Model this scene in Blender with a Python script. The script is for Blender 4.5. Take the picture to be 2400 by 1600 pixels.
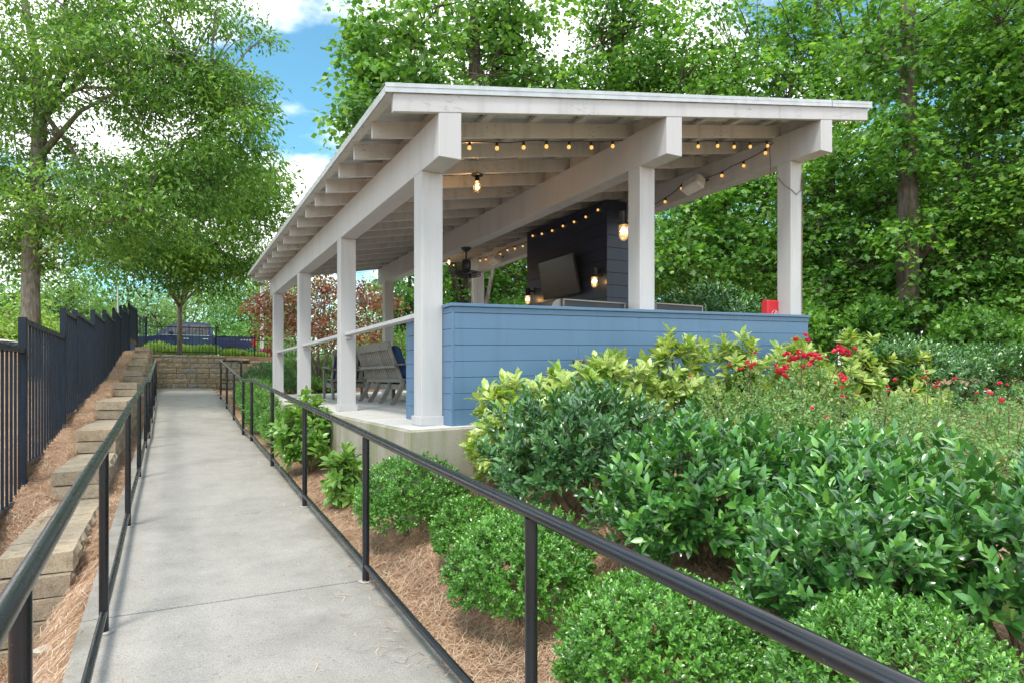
import bpy, math, random
import numpy as np
from mathutils import Vector, Matrix

for _o in list(bpy.data.objects):
    bpy.data.objects.remove(_o)
SC = bpy.context.scene
COL = SC.collection
R = random.Random(11)
rng = np.random.default_rng(11)

# ---------------------------------------------------------------- camera, sky, sun, exposure
FPX, YAW, HOR = 1514.0, math.radians(27.9), 890.0
SN, CS = math.sin(YAW), math.cos(YAW)
cam_d = bpy.data.cameras.new('camera')
cam = bpy.data.objects.new('camera', cam_d)
COL.objects.link(cam)
cam.location = (0, 0, 0)
cam.rotation_euler = (math.pi / 2, 0, -YAW)
cam_d.sensor_width = 36
cam_d.lens = FPX / 2400 * 36
cam_d.shift_y = (HOR - 800) / 2400
cam_d.clip_start = 0.05
cam_d.clip_end = 3000
SC.camera = cam

SUN_EL, SUN_AZ = math.radians(62), math.radians(225)     # azimuth clockwise from +Y
world = bpy.data.worlds.new('World')
SC.world = world
world.use_nodes = True
wn, wl_ = world.node_tree.nodes, world.node_tree.links
wn.clear()
def N(t, nodes=wn, **kw):
    n = nodes.new(t)
    for k, v in kw.items():
        setattr(n, k, v)
    return n
w_out, w_bg = N('ShaderNodeOutputWorld'), N('ShaderNodeBackground')
w_sky = N('ShaderNodeTexSky', sky_type='NISHITA', sun_disc=False, sun_elevation=SUN_EL, sun_rotation=SUN_AZ,
          air_density=1.0, dust_density=0.6, ozone_density=1.6)
w_tc, w_sep = N('ShaderNodeTexCoord'), N('ShaderNodeSeparateXYZ')
w_add = N('ShaderNodeMath', operation='ADD'); w_add.inputs[1].default_value = 0.22
w_max = N('ShaderNodeMath', operation='MAXIMUM'); w_max.inputs[1].default_value = 0.2
w_cmb = N('ShaderNodeCombineXYZ')
w_div = N('ShaderNodeVectorMath', operation='DIVIDE')
w_map = N('ShaderNodeMapping'); w_map.inputs['Location'].default_value = (1.622, 0.188, 0.016)
w_n1 = N('ShaderNodeTexNoise'); w_n1.inputs['Scale'].default_value = 1.5; w_n1.inputs['Detail'].default_value = 9; w_n1.inputs['Roughness'].default_value = 0.52
w_r1 = N('ShaderNodeMapRange', interpolation_type='SMOOTHSTEP'); w_r1.inputs['From Min'].default_value = 0.43; w_r1.inputs['From Max'].default_value = 0.53
w_n2 = N('ShaderNodeTexNoise'); w_n2.inputs['Scale'].default_value = 2.6; w_n2.inputs['Detail'].default_value = 6
w_r2 = N('ShaderNodeValToRGB')
w_r2.color_ramp.elements[0].position = 0.35; w_r2.color_ramp.elements[0].color = (6.9, 6.95, 7.0, 1)
w_r2.color_ramp.elements[1].position = 0.62; w_r2.color_ramp.elements[1].color = (9.2, 9.2, 9.2, 1)
w_mix = N('ShaderNodeMix', data_type='RGBA')
w_gain = N('ShaderNodeMix', data_type='RGBA', blend_type='MULTIPLY'); w_gain.inputs[0].default_value = 1; w_gain.inputs[7].default_value = (.60, .96, .88, 1)
L = wl_.new
L(w_tc.outputs['Generated'], w_sep.inputs[0])
L(w_sep.outputs['Z'], w_max.inputs[0]); L(w_max.outputs[0], w_add.inputs[0])
for i in range(3): L(w_add.outputs[0], w_cmb.inputs[i])
L(w_tc.outputs['Generated'], w_div.inputs[0]); L(w_cmb.outputs[0], w_div.inputs[1])
L(w_div.outputs[0], w_map.inputs['Vector'])
L(w_map.outputs[0], w_n1.inputs['Vector']); L(w_map.outputs[0], w_n2.inputs['Vector'])
L(w_n1.outputs[0], w_r1.inputs['Value']); L(w_n2.outputs[0], w_r2.inputs[0])
L(w_sky.outputs[0], w_gain.inputs[6])
L(w_r1.outputs[0], w_mix.inputs[0]); L(w_gain.outputs[2], w_mix.inputs[6]); L(w_r2.outputs[0], w_mix.inputs[7])
L(w_mix.outputs[2], w_bg.inputs['Color']); w_bg.inputs['Strength'].default_value = 0.1
L(w_bg.outputs[0], w_out.inputs[0])

sun_d = bpy.data.lights.new('sun', 'SUN')
sun_d.energy = 1.2
sun_d.angle = math.radians(14)
sun_d.color = (1.0, 0.93, 0.83)
sun = bpy.data.objects.new('sun', sun_d)
COL.objects.link(sun)
_sd = Vector((math.sin(SUN_AZ) * math.cos(SUN_EL), math.cos(SUN_AZ) * math.cos(SUN_EL), math.sin(SUN_EL)))
sun.rotation_euler = _sd.to_track_quat('Z', 'Y').to_euler()
sun.location = _sd * 60

SC.view_settings.view_transform = 'Standard'
SC.view_settings.look = 'None'
SC.view_settings.exposure = 1.55
SC.view_settings.gamma = 1
SC.view_settings.use_curve_mapping = False
SC.render.engine = 'CYCLES'
SC.cycles.use_denoising = True
SC.cycles.max_bounces = 6
SC.cycles.diffuse_bounces = 4
SC.cycles.glossy_bounces = 3
SC.cycles.transmission_bounces = 4
SC.cycles.transparent_max_bounces = 6
SC.cycles.sample_clamp_indirect = 8

# ---------------------------------------------------------------- helpers
def P(u, v, k):
    """point seen at pixel (u, v) of the 2400x1600 photograph, k metres deep"""
    r, t = (u - 1200) / FPX, (HOR - v) / FPX
    return Vector(((SN + r * CS) * k, (CS - r * SN) * k, t * k))

WL = {}                                   # world location of every object
def link(o, parent=None, loc=None):
    COL.objects.link(o)
    loc = Vector((0, 0, 0)) if loc is None else Vector(loc)
    o.location = loc
    WL[o.name] = loc
    if parent is not None:
        o.parent = parent
        o.matrix_parent_inverse = Matrix.Translation(-WL[parent.name])
    return o
def tag(o, label=None, cat=None, group=None, kind=None):
    for k, v in (('label', label), ('category', cat), ('group', group), ('kind', kind)):
        if v: o[k] = v
    return o
def empty(name, loc, label=None, cat=None, group=None, kind=None):
    o = bpy.data.objects.new(name, None)
    o.empty_display_size = 0.1
    link(o, None, loc)
    return tag(o, label, cat, group, kind)
def place(name, me, parent, loc, rot=None, scale=None):
    o = bpy.data.objects.new(name, me)
    link(o, parent, loc)
    if rot is not None: o.rotation_euler = rot
    if scale is not None: o.scale = scale
    return o
def copy_tree(src, parent=None, loc=None, rotz=None):
    c = src.copy()
    COL.objects.link(c)
    WL[c.name] = WL[src.name].copy()
    if parent is not None: c.parent = parent
    if loc is not None: c.location = loc; WL[c.name] = Vector(loc)
    if rotz is not None: c.rotation_euler = (0, 0, rotz)
    for ch in src.children: copy_tree(ch, c)
    return c

class MB:
    def __init__(s): s.v, s.f = [], []
    def add(s, vs, fs):
        b = len(s.v)
        s.v += [tuple(p) for p in vs]
        s.f += [tuple(i + b for i in f) for f in fs]
        return s
    def box(s, x0, x1, y0, y1, z0, z1, c=0.003, fn=None):
        x0, x1 = min(x0, x1), max(x0, x1); y0, y1 = min(y0, y1), max(y0, y1); z0, z1 = min(z0, z1), max(z0, z1)
        lo, hi = (x0, y0, z0), (x1, y1, z1)
        ctr = Vector(((x0 + x1) / 2, (y0 + y1) / 2, (z0 + z1) / 2))
        if c <= 0:
            vs = [(hi[0] if i & 1 else lo[0], hi[1] if i & 2 else lo[1], hi[2] if i & 4 else lo[2]) for i in range(8)]
            fs = [(0, 2, 3, 1), (4, 5, 7, 6), (0, 1, 5, 4), (2, 6, 7, 3), (0, 4, 6, 2), (1, 3, 7, 5)]
        else:
            c = min(c, (x1 - x0) / 3, (y1 - y0) / 3, (z1 - z0) / 3)
            vs, ix = [], {}
            for sx in (0, 1):
                for sy in (0, 1):
                    for sz in (0, 1):
                        for ax in range(3):
                            p = []
                            for a, sg in enumerate((sx, sy, sz)):
                                full = hi[a] if sg else lo[a]
                                p.append(full if a == ax else full + (-c if sg else c))
                            ix[sx, sy, sz, ax] = len(vs); vs.append(tuple(p))
            fs = []
            for sg in (0, 1):
                fs.append([ix[sg, a, b, 0] for a, b in ((0, 0), (1, 0), (1, 1), (0, 1))])
                fs.append([ix[a, sg, b, 1] for a, b in ((0, 0), (1, 0), (1, 1), (0, 1))])
                fs.append([ix[a, b, sg, 2] for a, b in ((0, 0), (1, 0), (1, 1), (0, 1))])
            for a in (0, 1):
                for b in (0, 1):
                    fs.append([ix[a, b, 0, 0], ix[a, b, 1, 0], ix[a, b, 1, 1], ix[a, b, 0, 1]])
                    fs.append([ix[a, 0, b, 0], ix[a, 1, b, 0], ix[a, 1, b, 2], ix[a, 0, b, 2]])
                    fs.append([ix[0, a, b, 1], ix[1, a, b, 1], ix[1, a, b, 2], ix[0, a, b, 2]])
                    for d in (0, 1):
                        fs.append([ix[a, b, d, 0], ix[a, b, d, 1], ix[a, b, d, 2]])
            out = []
            for f in fs:
                q = [Vector(vs[i]) for i in f]
                n = (q[1] - q[0]).cross(q[2] - q[0])
                m = sum(q, Vector()) / len(q)
                out.append(f if n.dot(m - ctr) > 0 else f[::-1])
            fs = out
        if fn: vs = [fn(p) for p in vs]
        return s.add(vs, fs)
    def tube(s, path, rad, n=8, cap=True):
        path = [Vector(p) for p in path]
        if not hasattr(rad, '__len__'): rad = [rad] * len(path)
        vs, fs = [], []
        t0 = (path[1] - path[0]).normalized()
        a = Vector((0, 0, 1)) if abs(t0.z) < .9 else Vector((1, 0, 0))
        nx = t0.cross(a).normalized()
        for i, p in enumerate(path):
            if i == 0: t = t0
            elif i == len(path) - 1: t = (p - path[i - 1]).normalized()
            else: t = ((p - path[i - 1]).normalized() + (path[i + 1] - p).normalized()).normalized()
            nx = (nx - t * nx.dot(t)).normalized()
            ny = t.cross(nx)
            for j in range(n):
                an = 2 * math.pi * j / n
                vs.append(p + (nx * math.cos(an) + ny * math.sin(an)) * rad[i])
        for i in range(len(path) - 1):
            for j in range(n):
                a_, b_ = i * n + j, i * n + (j + 1) % n
                fs.append((a_, b_, b_ + n, a_ + n))
        if cap:
            fs.append(tuple(range(n))[::-1]); fs.append(tuple(range(len(vs) - n, len(vs))))
        return s.add(vs, fs)
    def lathe(s, prof, c, n=16, axis='z'):
        vs, fs = [], []
        for (r, h) in prof:
            for j in range(n):
                an = 2 * math.pi * j / n
                x, y, z = r * math.cos(an), r * math.sin(an), h
                if axis == 'y': x, y, z = x, h, -y
                if axis == 'x': x, y, z = h, x, y
                vs.append((c[0] + x, c[1] + y, c[2] + z))
        for i in range(len(prof) - 1):
            for j in range(n):
                a_, b_ = i * n + j, i * n + (j + 1) % n
                fs.append((a_, b_, b_ + n, a_ + n))
        fs.append(tuple(range(n))[::-1]); fs.append(tuple(range(len(vs) - n, len(vs))))
        return s.add(vs, fs)
    def prism(s, poly, a0, a1, axis='y', inset=None):
        """poly of (p, q) swept along axis from a0 to a1"""
        def mk(p, q, a):
            return {'y': (p, a, q), 'x': (a, p, q), 'z': (p, q, a)}[axis]
        n = len(poly)
        vs = [mk(p, q, a0) for p, q in poly] + [mk(p, q, a1) for p, q in poly]
        fs = [(i, (i + 1) % n, (i + 1) % n + n, i + n) for i in range(n)]
        fs += [tuple(range(n))[::-1], tuple(range(n, 2 * n))]
        return s.add(vs, fs)
    def mesh(s, name, mat, smooth=False, centre=True):
        c = Vector((0, 0, 0))
        if centre:
            a = np.array(s.v); c = Vector((a.min(0) + a.max(0)) / 2)
        me = bpy.data.meshes.new(name)
        me.from_pydata([(p[0] - c.x, p[1] - c.y, p[2] - c.z) for p in s.v], [], s.f)
        if smooth:
            me.polygons.foreach_set('use_smooth', [True] * len(me.polygons))
        if mat: me.materials.append(M[mat] if isinstance(mat, str) else mat)
        return me, c
    def build(s, name, mat, parent=None, smooth=False, recalc=False, auto=None):
        me, c = s.mesh(name, mat, smooth)
        if recalc:
            import bmesh
            bm = bmesh.new(); bm.from_mesh(me)
            bmesh.ops.recalc_face_normals(bm, faces=bm.faces); bm.to_mesh(me); bm.free()
        if auto: me.set_sharp_from_angle(angle=math.radians(auto))
        return place(name, me, parent, c)

def npmesh(name, V, Fc, mat, smooth=False):
    me = bpy.data.meshes.new(name)
    V = np.ascontiguousarray(V, dtype=np.float32); Fc = np.ascontiguousarray(Fc, dtype=np.int32)
    m, k = Fc.shape
    me.vertices.add(len(V)); me.vertices.foreach_set('co', V.ravel())
    me.loops.add(m * k); me.loops.foreach_set('vertex_index', Fc.ravel())
    me.polygons.add(m); me.polygons.foreach_set('loop_start', np.arange(0, m * k, k, dtype=np.int32))
    if smooth: me.polygons.foreach_set('use_smooth', np.ones(m, dtype=bool))
    me.update(calc_edges=True)
    me.materials.append(M[mat])
    return me

# ---------------------------------------------------------------- materials
M = {}
def nt(name):
    m = bpy.data.materials.new(name); m.use_nodes = True
    t = m.node_tree; t.nodes.clear()
    out = t.nodes.new('ShaderNodeOutputMaterial'); b = t.nodes.new('ShaderNodeBsdfPrincipled')
    t.links.new(b.outputs[0], out.inputs[0])
    M[name] = m
    return m, t, b, out
def noise(t, vec, scale, detail=4, rough=.55):
    n = t.nodes.new('ShaderNodeTexNoise')
    n.inputs['Scale'].default_value = scale; n.inputs['Detail'].default_value = detail; n.inputs['Roughness'].default_value = rough
    t.links.new(vec, n.inputs['Vector']); return n.outputs[0]
def ramp(t, fac, stops):
    r = t.nodes.new('ShaderNodeValToRGB')
    e = r.color_ramp.elements
    while len(e) < len(stops): e.new(.5)
    for el, (p, c) in zip(e, stops):
        el.position = p; el.color = (*c, 1) if len(c) == 3 else c
    t.links.new(fac, r.inputs[0]); return r.outputs[0]
def mixc(t, fac, a, b, blend='MIX'):
    m = t.nodes.new('ShaderNodeMix'); m.data_type = 'RGBA'; m.blend_type = blend
    for i, x in ((0, fac), (6, a), (7, b)):
        if hasattr(x, 'is_linked') or hasattr(x, 'links'): t.links.new(x, m.inputs[i])
        else: m.inputs[i].default_value = x if i == 0 else (*x, 1)
    return m.outputs[2]
def math_(t, op, a, b=None, c=None):
    m = t.nodes.new('ShaderNodeMath'); m.operation = op
    for i, x in enumerate((a, b, c)):
        if x is None: continue
        if hasattr(x, 'links'): t.links.new(x, m.inputs[i])
        else: m.inputs[i].default_value = x
    return m.outputs[0]
def wpos(t, scale=(1, 1, 1)):
    g = t.nodes.new('ShaderNodeNewGeometry')
    if scale == (1, 1, 1): return g.outputs['Position']
    v = t.nodes.new('ShaderNodeVectorMath'); v.operation = 'MULTIPLY'; v.inputs[1].default_value = scale
    t.links.new(g.outputs['Position'], v.inputs[0]); return v.outputs[0]
def rnd(t):
    g = t.nodes.new('ShaderNodeNewGeometry'); o = t.nodes.new('ShaderNodeObjectInfo')
    return math_(t, 'FRACT', math_(t, 'ADD', g.outputs['Random Per Island'], o.outputs['Random']))
def bump(t, b, h, strength=.3, dist=.01):
    n = t.nodes.new('ShaderNodeBump'); n.inputs['Strength'].default_value = strength; n.inputs['Distance'].default_value = dist
    t.links.new(h, n.inputs['Height']); t.links.new(n.outputs[0], b.inputs['Normal'])

def simple(name, c, rough=.5, metal=0, spec=.5, var=.12, scale=6, bmp=0, bscale=60, coat=0):
    m, t, b, o = nt(name)
    p = wpos(t)
    n = noise(t, p, scale, 5)
    lo = tuple(x * (1 - var) for x in c); hi = tuple(min(1, x * (1 + var)) for x in c)
    t.links.new(ramp(t, n, [(.3, lo), (.7, hi)]), b.inputs['Base Color'])
    t.links.new(ramp(t, noise(t, p, scale * 4, 4), [(.3, (rough * .85,) * 3), (.7, (min(1, rough * 1.15),) * 3)]), b.inputs['Roughness'])
    b.inputs['Metallic'].default_value = metal; b.inputs['Specular IOR Level'].default_value = spec
    b.inputs['Coat Weight'].default_value = coat
    if bmp: bump(t, b, noise(t, p, bscale, 4), bmp, .004)
    return m

def concrete(name, c, stain=(.3, .3, .2), stain_amt=.0, spk=1.0, edge=False):
    m, t, b, o = nt(name)
    p = wpos(t)
    big = noise(t, p, .9, 6, .6); mid = noise(t, p, 5, 5, .6); fine = noise(t, p, 140, 3, .7)
    a = ramp(t, big, [(.30, tuple(x * .80 for x in c)), (.5, c), (.70, tuple(min(1, x * 1.1) for x in c))])
    a = mixc(t, .5, a, ramp(t, mid, [(.3, (.80,) * 3), (.7, (1.14,) * 3)]), 'MULTIPLY')
    a = mixc(t, .8 * spk, a, ramp(t, fine, [(.32, (.55,) * 3), (.5, (1,) * 3), (.7, (1.28,) * 3)]), 'MULTIPLY')
    pv = wpos(t, (7, 7, .6))
    if stain_amt:
        s = ramp(t, noise(t, pv, 1.0, 5), [(.45, (0,) * 3), (.66, (stain_amt,) * 3)])
        a = mixc(t, s, a, stain)
    if edge:                                   # mildew and soil washed onto the edges of the walk
        sx = t.nodes.new('ShaderNodeSeparateXYZ'); t.links.new(p, sx.inputs[0])
        d_ = math_(t, 'ABSOLUTE', math_(t, 'SUBTRACT', sx.outputs[0], .375))
        e_ = t.nodes.new('ShaderNodeMapRange'); e_.interpolation_type = 'SMOOTHSTEP'
        e_.inputs['From Min'].default_value = .52; e_.inputs['From Max'].default_value = .82
        t.links.new(d_, e_.inputs['Value'])
        f_ = math_(t, 'MULTIPLY', e_.outputs[0], ramp(t, noise(t, p, 3.2, 6, .65), [(.36, (0,) * 3), (.66, (.75,) * 3)]))
        a = mixc(t, f_, a, (.17, .155, .12))
        f2 = ramp(t, noise(t, wpos(t, (1.6, .7, 1)), 1.0, 7, .68), [(.56, (0,) * 3), (.74, (.42,) * 3)])
        a = mixc(t, f2, a, (.20, .19, .17))
    spots = ramp(t, noise(t, p, 34, 2), [(.26, (.45,) * 3), (.31, (1,) * 3)])
    a = mixc(t, .6, a, spots, 'MULTIPLY')
    t.links.new(a, b.inputs['Base Color'])
    b.inputs['Roughness'].default_value = .88; b.inputs['Specular IOR Level'].default_value = .25
    bump(t, b, math_(t, 'ADD', fine, math_(t, 'MULTIPLY', mid, 2.0)), .25, .004)
concrete('path_concrete', (.362, .34, .312), edge=True)
concrete('slab_concrete', (.56, .55, .53))
concrete('foundation_concrete', (.38, .355, .30), (.23, .24, .13), .75)

def paint(name, c, peel=0.0, dirt=.10, rough=.5):
    m, t, b, o = nt(name)
    p = wpos(t)
    a = ramp(t, noise(t, p, 1.3, 5), [(.3, tuple(x * (1 - dirt) for x in c)), (.65, c)])
    st = ramp(t, noise(t, wpos(t, (5, 5, .5)), 2.0, 4), [(.5, (1,) * 3), (.75, (1 - dirt * 1.4,) * 3)])
    a = mixc(t, 1.0, a, st, 'MULTIPLY')
    gr = noise(t, wpos(t, (3, 60, 60)), 1.0, 3)
    if peel:
        msk = ramp(t, noise(t, p, 1.7, 3), [(.46, (0,) * 3), (.62, (1,) * 3)])
        sp = ramp(t, noise(t, wpos(t, (10, 45, 45)), 1.3, 5, .7), [(.58, (0,) * 3), (.63, (1,) * 3)])
        f = math_(t, 'MULTIPLY', math_(t, 'MULTIPLY', msk, sp), peel)
        a = mixc(t, f, a, (.16, .14, .11))
    t.links.new(a, b.inputs['Base Color'])
    b.inputs['Roughness'].default_value = rough; b.inputs['Specular IOR Level'].default_value = .35
    bump(t, b, gr, .12, .002)
paint('white_paint', (.53, .525, .535), 0, .09)
paint('fascia_paint', (.53, .525, .535), .75, .10)
paint('rafter_paint', (.60, .585, .555), .8, .16)
paint('blue_paint', (.108, .20, .325), 0, .08, .42)
paint('navy_paint', (.034, .046, .082), 0, .15, .38)

def metal_black(name, c, rough, coat=.4, chips=.5):
    m, t, b, o = nt(name)
    p = wpos(t)
    chip = ramp(t, noise(t, p, 55, 4, .7), [(.69, (0,) * 3), (.73, (chips,) * 3)])
    a = mixc(t, chip, c, (.22, .23, .24))
    d = ramp(t, noise(t, p, 4, 4), [(.35, (.8,) * 3), (.7, (1.5,) * 3)])
    t.links.new(mixc(t, 1, a, d, 'MULTIPLY'), b.inputs['Base Color'])
    t.links.new(ramp(t, noise(t, p, 9, 4), [(.3, (rough * .8,) * 3), (.7, (rough * 1.35,) * 3)]), b.inputs['Roughness'])
    b.inputs['Specular IOR Level'].default_value = .5 if coat else .3
    b.inputs['Coat Weight'].default_value = coat; b.inputs['Coat Roughness'].default_value = .25
metal_black('rail_metal', (.008, .010, .014), .26, .12)
metal_black('fence_metal', (.006, .013, .025), .4, .0, .15)
metal_black('black_metal', (.014, .014, .016), .45, .1, .1)
simple('galvanised', (.50, .52, .53), .42, .35, .5, .15, 7)
simple('stainless', (.22, .20, .18), .34, .75, .5, .08, 9)
simple('soffit', (.20, .19, .175), .8, 0, .2, .2, 3)
simple('grey_post_paint', (.55, .57, .58), .4, 0, .4, .06)
simple('red_paint', (.62, .02, .03), .35, 0, .5, .05)
simple('white_plastic', (.72, .71, .68), .45, 0, .4, .05)
simple('white_car', (.75, .76, .78), .18, 0, .6, .03, 3, coat=.8)
simple('car_navy', (.010, .020, .075), .2, 0, .5, .06, 3, coat=.3)
simple('car_trim', (.70, .72, .75), .15, .8, .5, .05)
simple('rubber', (.02, .02, .02), .8, 0, .3)
simple('alloy', (.45, .46, .48), .3, .8)
simple('cushion', (.025, .055, .13), .85, 0, .2, .15, 12, .3, 400)
simple('piping_white', (.7, .7, .7), .7)
simple('copper', (.24, .13, .09), .4, .7)
simple('asphalt', (.055, .055, .057), .9, 0, .3, .2, 30, .5, 200)
simple('kerb', (.42, .41, .39), .9, 0, .2)
simple('pebble', (.50, .43, .34), .85, 0, .2, .3, 25, .4, 120)
simple('soil', (.085, .055, .038), .95, 0, .1, .35, 9, .8, 60)
m, t, b, o = nt('glass_dark')
b.inputs['Base Color'].default_value = (.012, .016, .02, 1); b.inputs['Roughness'].default_value = .04; b.inputs['Specular IOR Level'].default_value = .9
m, t, b, o = nt('tv_screen')
b.inputs['Base Color'].default_value = (.015, .018, .024, 1); b.inputs['Roughness'].default_value = .16; b.inputs['Specular IOR Level'].default_value = .9
m, t, b, o = nt('tail_red')
b.inputs['Base Color'].default_value = (.65, .01, .015, 1); b.inputs['Roughness'].default_value = .15
m, t, b, o = nt('bulb_amber')
b.inputs['Base Color'].default_value = (.6, .35, .1, 1); b.inputs['Emission Color'].default_value = (1, .52, .14, 1); b.inputs['Emission Strength'].default_value = .4
m, t, b, o = nt('filament')
b.inputs['Emission Color'].default_value = (1, .72, .34, 1); b.inputs['Emission Strength'].default_value = 4
m, t, b, o = nt('amber_glass')
tr = t.nodes.new('ShaderNodeBsdfTransparent'); tr.inputs[0].default_value = (1, .82, .52, 1)
gl = t.nodes.new('ShaderNodeBsdfGlossy'); gl.inputs['Roughness'].default_value = .08
em = t.nodes.new('ShaderNodeEmission'); em.inputs[0].default_value = (1, .55, .16, 1); em.inputs[1].default_value = .18
lw = t.nodes.new('ShaderNodeLayerWeight'); lw.inputs[0].default_value = .35
mx = t.nodes.new('ShaderNodeMixShader'); ad = t.nodes.new('ShaderNodeAddShader')
t.links.new(lw.outputs['Fresnel'], mx.inputs[0]); t.links.new(tr.outputs[0], mx.inputs[1]); t.links.new(gl.outputs[0], mx.inputs[2])
t.links.new(mx.outputs[0], ad.inputs[0]); t.links.new(em.outputs[0], ad.inputs[1]); t.links.new(ad.outputs[0], o.inputs[0])

def grain_wood(name, c1, c2):
    m, t, b, o = nt(name)
    tc = t.nodes.new('ShaderNodeTexCoord')
    v = t.nodes.new('ShaderNodeVectorMath'); v.operation = 'MULTIPLY'; v.inputs[1].default_value = (40, 40, 4)
    t.links.new(tc.outputs['Object'], v.inputs[0])
    n = noise(t, v.outputs[0], 1.0, 5)
    a = ramp(t, n, [(.3, c1), (.7, c2)])
    a = mixc(t, .5, a, ramp(t, rnd(t), [(0, (.75,) * 3), (1, (1.15,) * 3)]), 'MULTIPLY')
    t.links.new(a, b.inputs['Base Color']); b.inputs['Roughness'].default_value = .75
    bump(t, b, n, .3, .002)
grain_wood('grey_teak', (.13, .118, .10), (.27, .25, .22))

def stone(name, g=1.0):
    m, t, b, o = nt(name)
    p = wpos(t)
    r = rnd(t)
    a = ramp(t, r, [(0, (.38, .295, .205)), (.3, (.47, .385, .28)), (.55, (.34, .28, .21)), (.8, (.43, .35, .26)), (1, (.33, .31, .31))])
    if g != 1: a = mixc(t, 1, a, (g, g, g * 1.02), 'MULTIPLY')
    a = mixc(t, .9, a, ramp(t, noise(t, p, 11, 6, .7), [(.3, (.62, .6, .58)), (.5, (1,) * 3), (.72, (1.2, 1.17, 1.12))]), 'MULTIPLY')
    a = mixc(t, .85, a, ramp(t, noise(t, p, 90, 3, .7), [(.35, (.6,) * 3), (.5, (1,) * 3), (.68, (1.25,) * 3)]), 'MULTIPLY')
    d = ramp(t, noise(t, p, 3.0, 5), [(.52, (0,) * 3), (.68, (.55,) * 3)])
    a = mixc(t, math_(t, 'MULTIPLY', d, .6), a, (.22, .20, .15))
    t.links.new(a, b.inputs['Base Color']); b.inputs['Roughness'].default_value = .95; b.inputs['Specular IOR Level'].default_value = .2
    bump(t, b, math_(t, 'ADD', noise(t, p, 45, 5, .7), noise(t, p, 160, 3)), .55, .008)
stone('block_stone'); stone('brightened_block_stone', 1.45)  # second is the same block, colour brightened to offset tree shade on the far wall

def straw_ground(name):
    m, t, b, o = nt(name)
    p = wpos(t)
    a = ramp(t, noise(t, wpos(t, (60, 22, 40)), 1.0, 5, .7), [(.3, (.20, .11, .065)), (.5, (.42, .265, .17)), (.7, (.60, .43, .30))])
    a = mixc(t, .7, a, ramp(t, noise(t, p, 2.2, 5), [(.3, (.6, .55, .52)), (.65, (1.1,) * 3)]), 'MULTIPLY')
    t.links.new(a, b.inputs['Base Color']); b.inputs['Roughness'].default_value = .95; b.inputs['Specular IOR Level'].default_value = .1
    bump(t, b, noise(t, p, 70, 5), .8, .02)
straw_ground('straw_ground')
m, t, b, o = nt('straw_needle')
t.links.new(ramp(t, rnd(t), [(0, (.24, .12, .065)), (.3, (.46, .275, .17)), (.62, (.60, .415, .28)), (.9, (.72, .545, .39)), (1, (.78, .65, .50))]), b.inputs['Base Color'])
b.inputs['Roughness'].default_value = .7; b.inputs['Specular IOR Level'].default_value = .2

def bark(name, c1, c2, sc=1.0):
    m, t, b, o = nt(name)
    n = noise(t, wpos(t, (14 * sc, 14 * sc, 3.2 * sc)), 1.0, 6, .65)
    n2 = noise(t, wpos(t), 5 * sc, 4)
    a = ramp(t, n, [(.3, c1), (.62, c2)])
    a = mixc(t, .6, a, ramp(t, n2, [(.3, (.7,) * 3), (.7, (1.2,) * 3)]), 'MULTIPLY')
    t.links.new(a, b.inputs['Base Color']); b.inputs['Roughness'].default_value = .95; b.inputs['Specular IOR Level'].default_value = .15
    bump(t, b, n, .7, .03)
bark('bark_grey', (.10, .088, .072), (.30, .27, .23), 1.6)
bark('bark_brown', (.04, .032, .025), (.14, .115, .09))
bark('stem_brown', (.10, .075, .045), (.24, .19, .12), 6)

def leafmat(name, stops, rough=.4, trans=.35, tcol=1.0, spec=.5, varieg=None, ygain=(1.5, 1.5, .6), patch=False, coat=0):
    m, t, b, o = nt(name)
    a = ramp(t, rnd(t), stops)
    p = wpos(t)
    a = mixc(t, .6, a, ramp(t, noise(t, p, 1.1, 4), [(.3, (.72, .78, .75)), (.7, (1.2, 1.14, 1.0))]), 'MULTIPLY')
    if patch: a = mixc(t, .8, a, ramp(t, noise(t, p, .55, 3), [(.36, (.62, .70, .66)), (.64, (1.3, 1.2, 1.05))]), 'MULTIPLY')
    b.inputs['Coat Weight'].default_value = coat; b.inputs['Coat Roughness'].default_value = .22
    if varieg:
        f = ramp(t, noise(t, p, 75, 4, .65), [(.40, (0,) * 3), (.52, (1,) * 3)])
        f = math_(t, 'MULTIPLY', f, ramp(t, noise(t, p, 9, 3), [(.38, (.08,) * 3), (.52, (1,) * 3)]))
        a = mixc(t, f, a, varieg)
    t.links.new(a, b.inputs['Base Color'])
    b.inputs['Roughness'].default_value = rough; b.inputs['Specular IOR Level'].default_value = spec
    tl = t.nodes.new('ShaderNodeBsdfTranslucent')
    t.links.new(mixc(t, 1, a, ygain, 'MULTIPLY'), tl.inputs[0])
    ms = t.nodes.new('ShaderNodeMixShader'); ms.inputs[0].default_value = trans
    t.links.new(b.outputs[0], ms.inputs[1]); t.links.new(tl.outputs[0], ms.inputs[2]); t.links.new(ms.outputs[0], o.inputs[0])
leafmat('leaf_zelkova', [(0, (0.061, 0.161, 0.027)), (.5, (0.121, 0.266, 0.053)), (.85, (0.203, 0.385, 0.094)), (1, (0.338, 0.532, 0.175))], .45, .45, patch=True)
leafmat('leaf_maple', [(0, (0.047, 0.138, 0.026)), (.4, (0.101, 0.255, 0.049)), (.8, (0.182, 0.393, 0.091)), (1, (0.365, 0.580, 0.208))], .42, .42, patch=True)  # palest stop of these tree leaves is a glossy highlight painted into the colour
leafmat('leaf_tulip', [(0, (0.068, 0.175, 0.037)), (.4, (0.128, 0.287, 0.069)), (.8, (0.209, 0.406, 0.112)), (1, (0.392, 0.602, 0.237))], .42, .42, patch=True)
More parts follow.
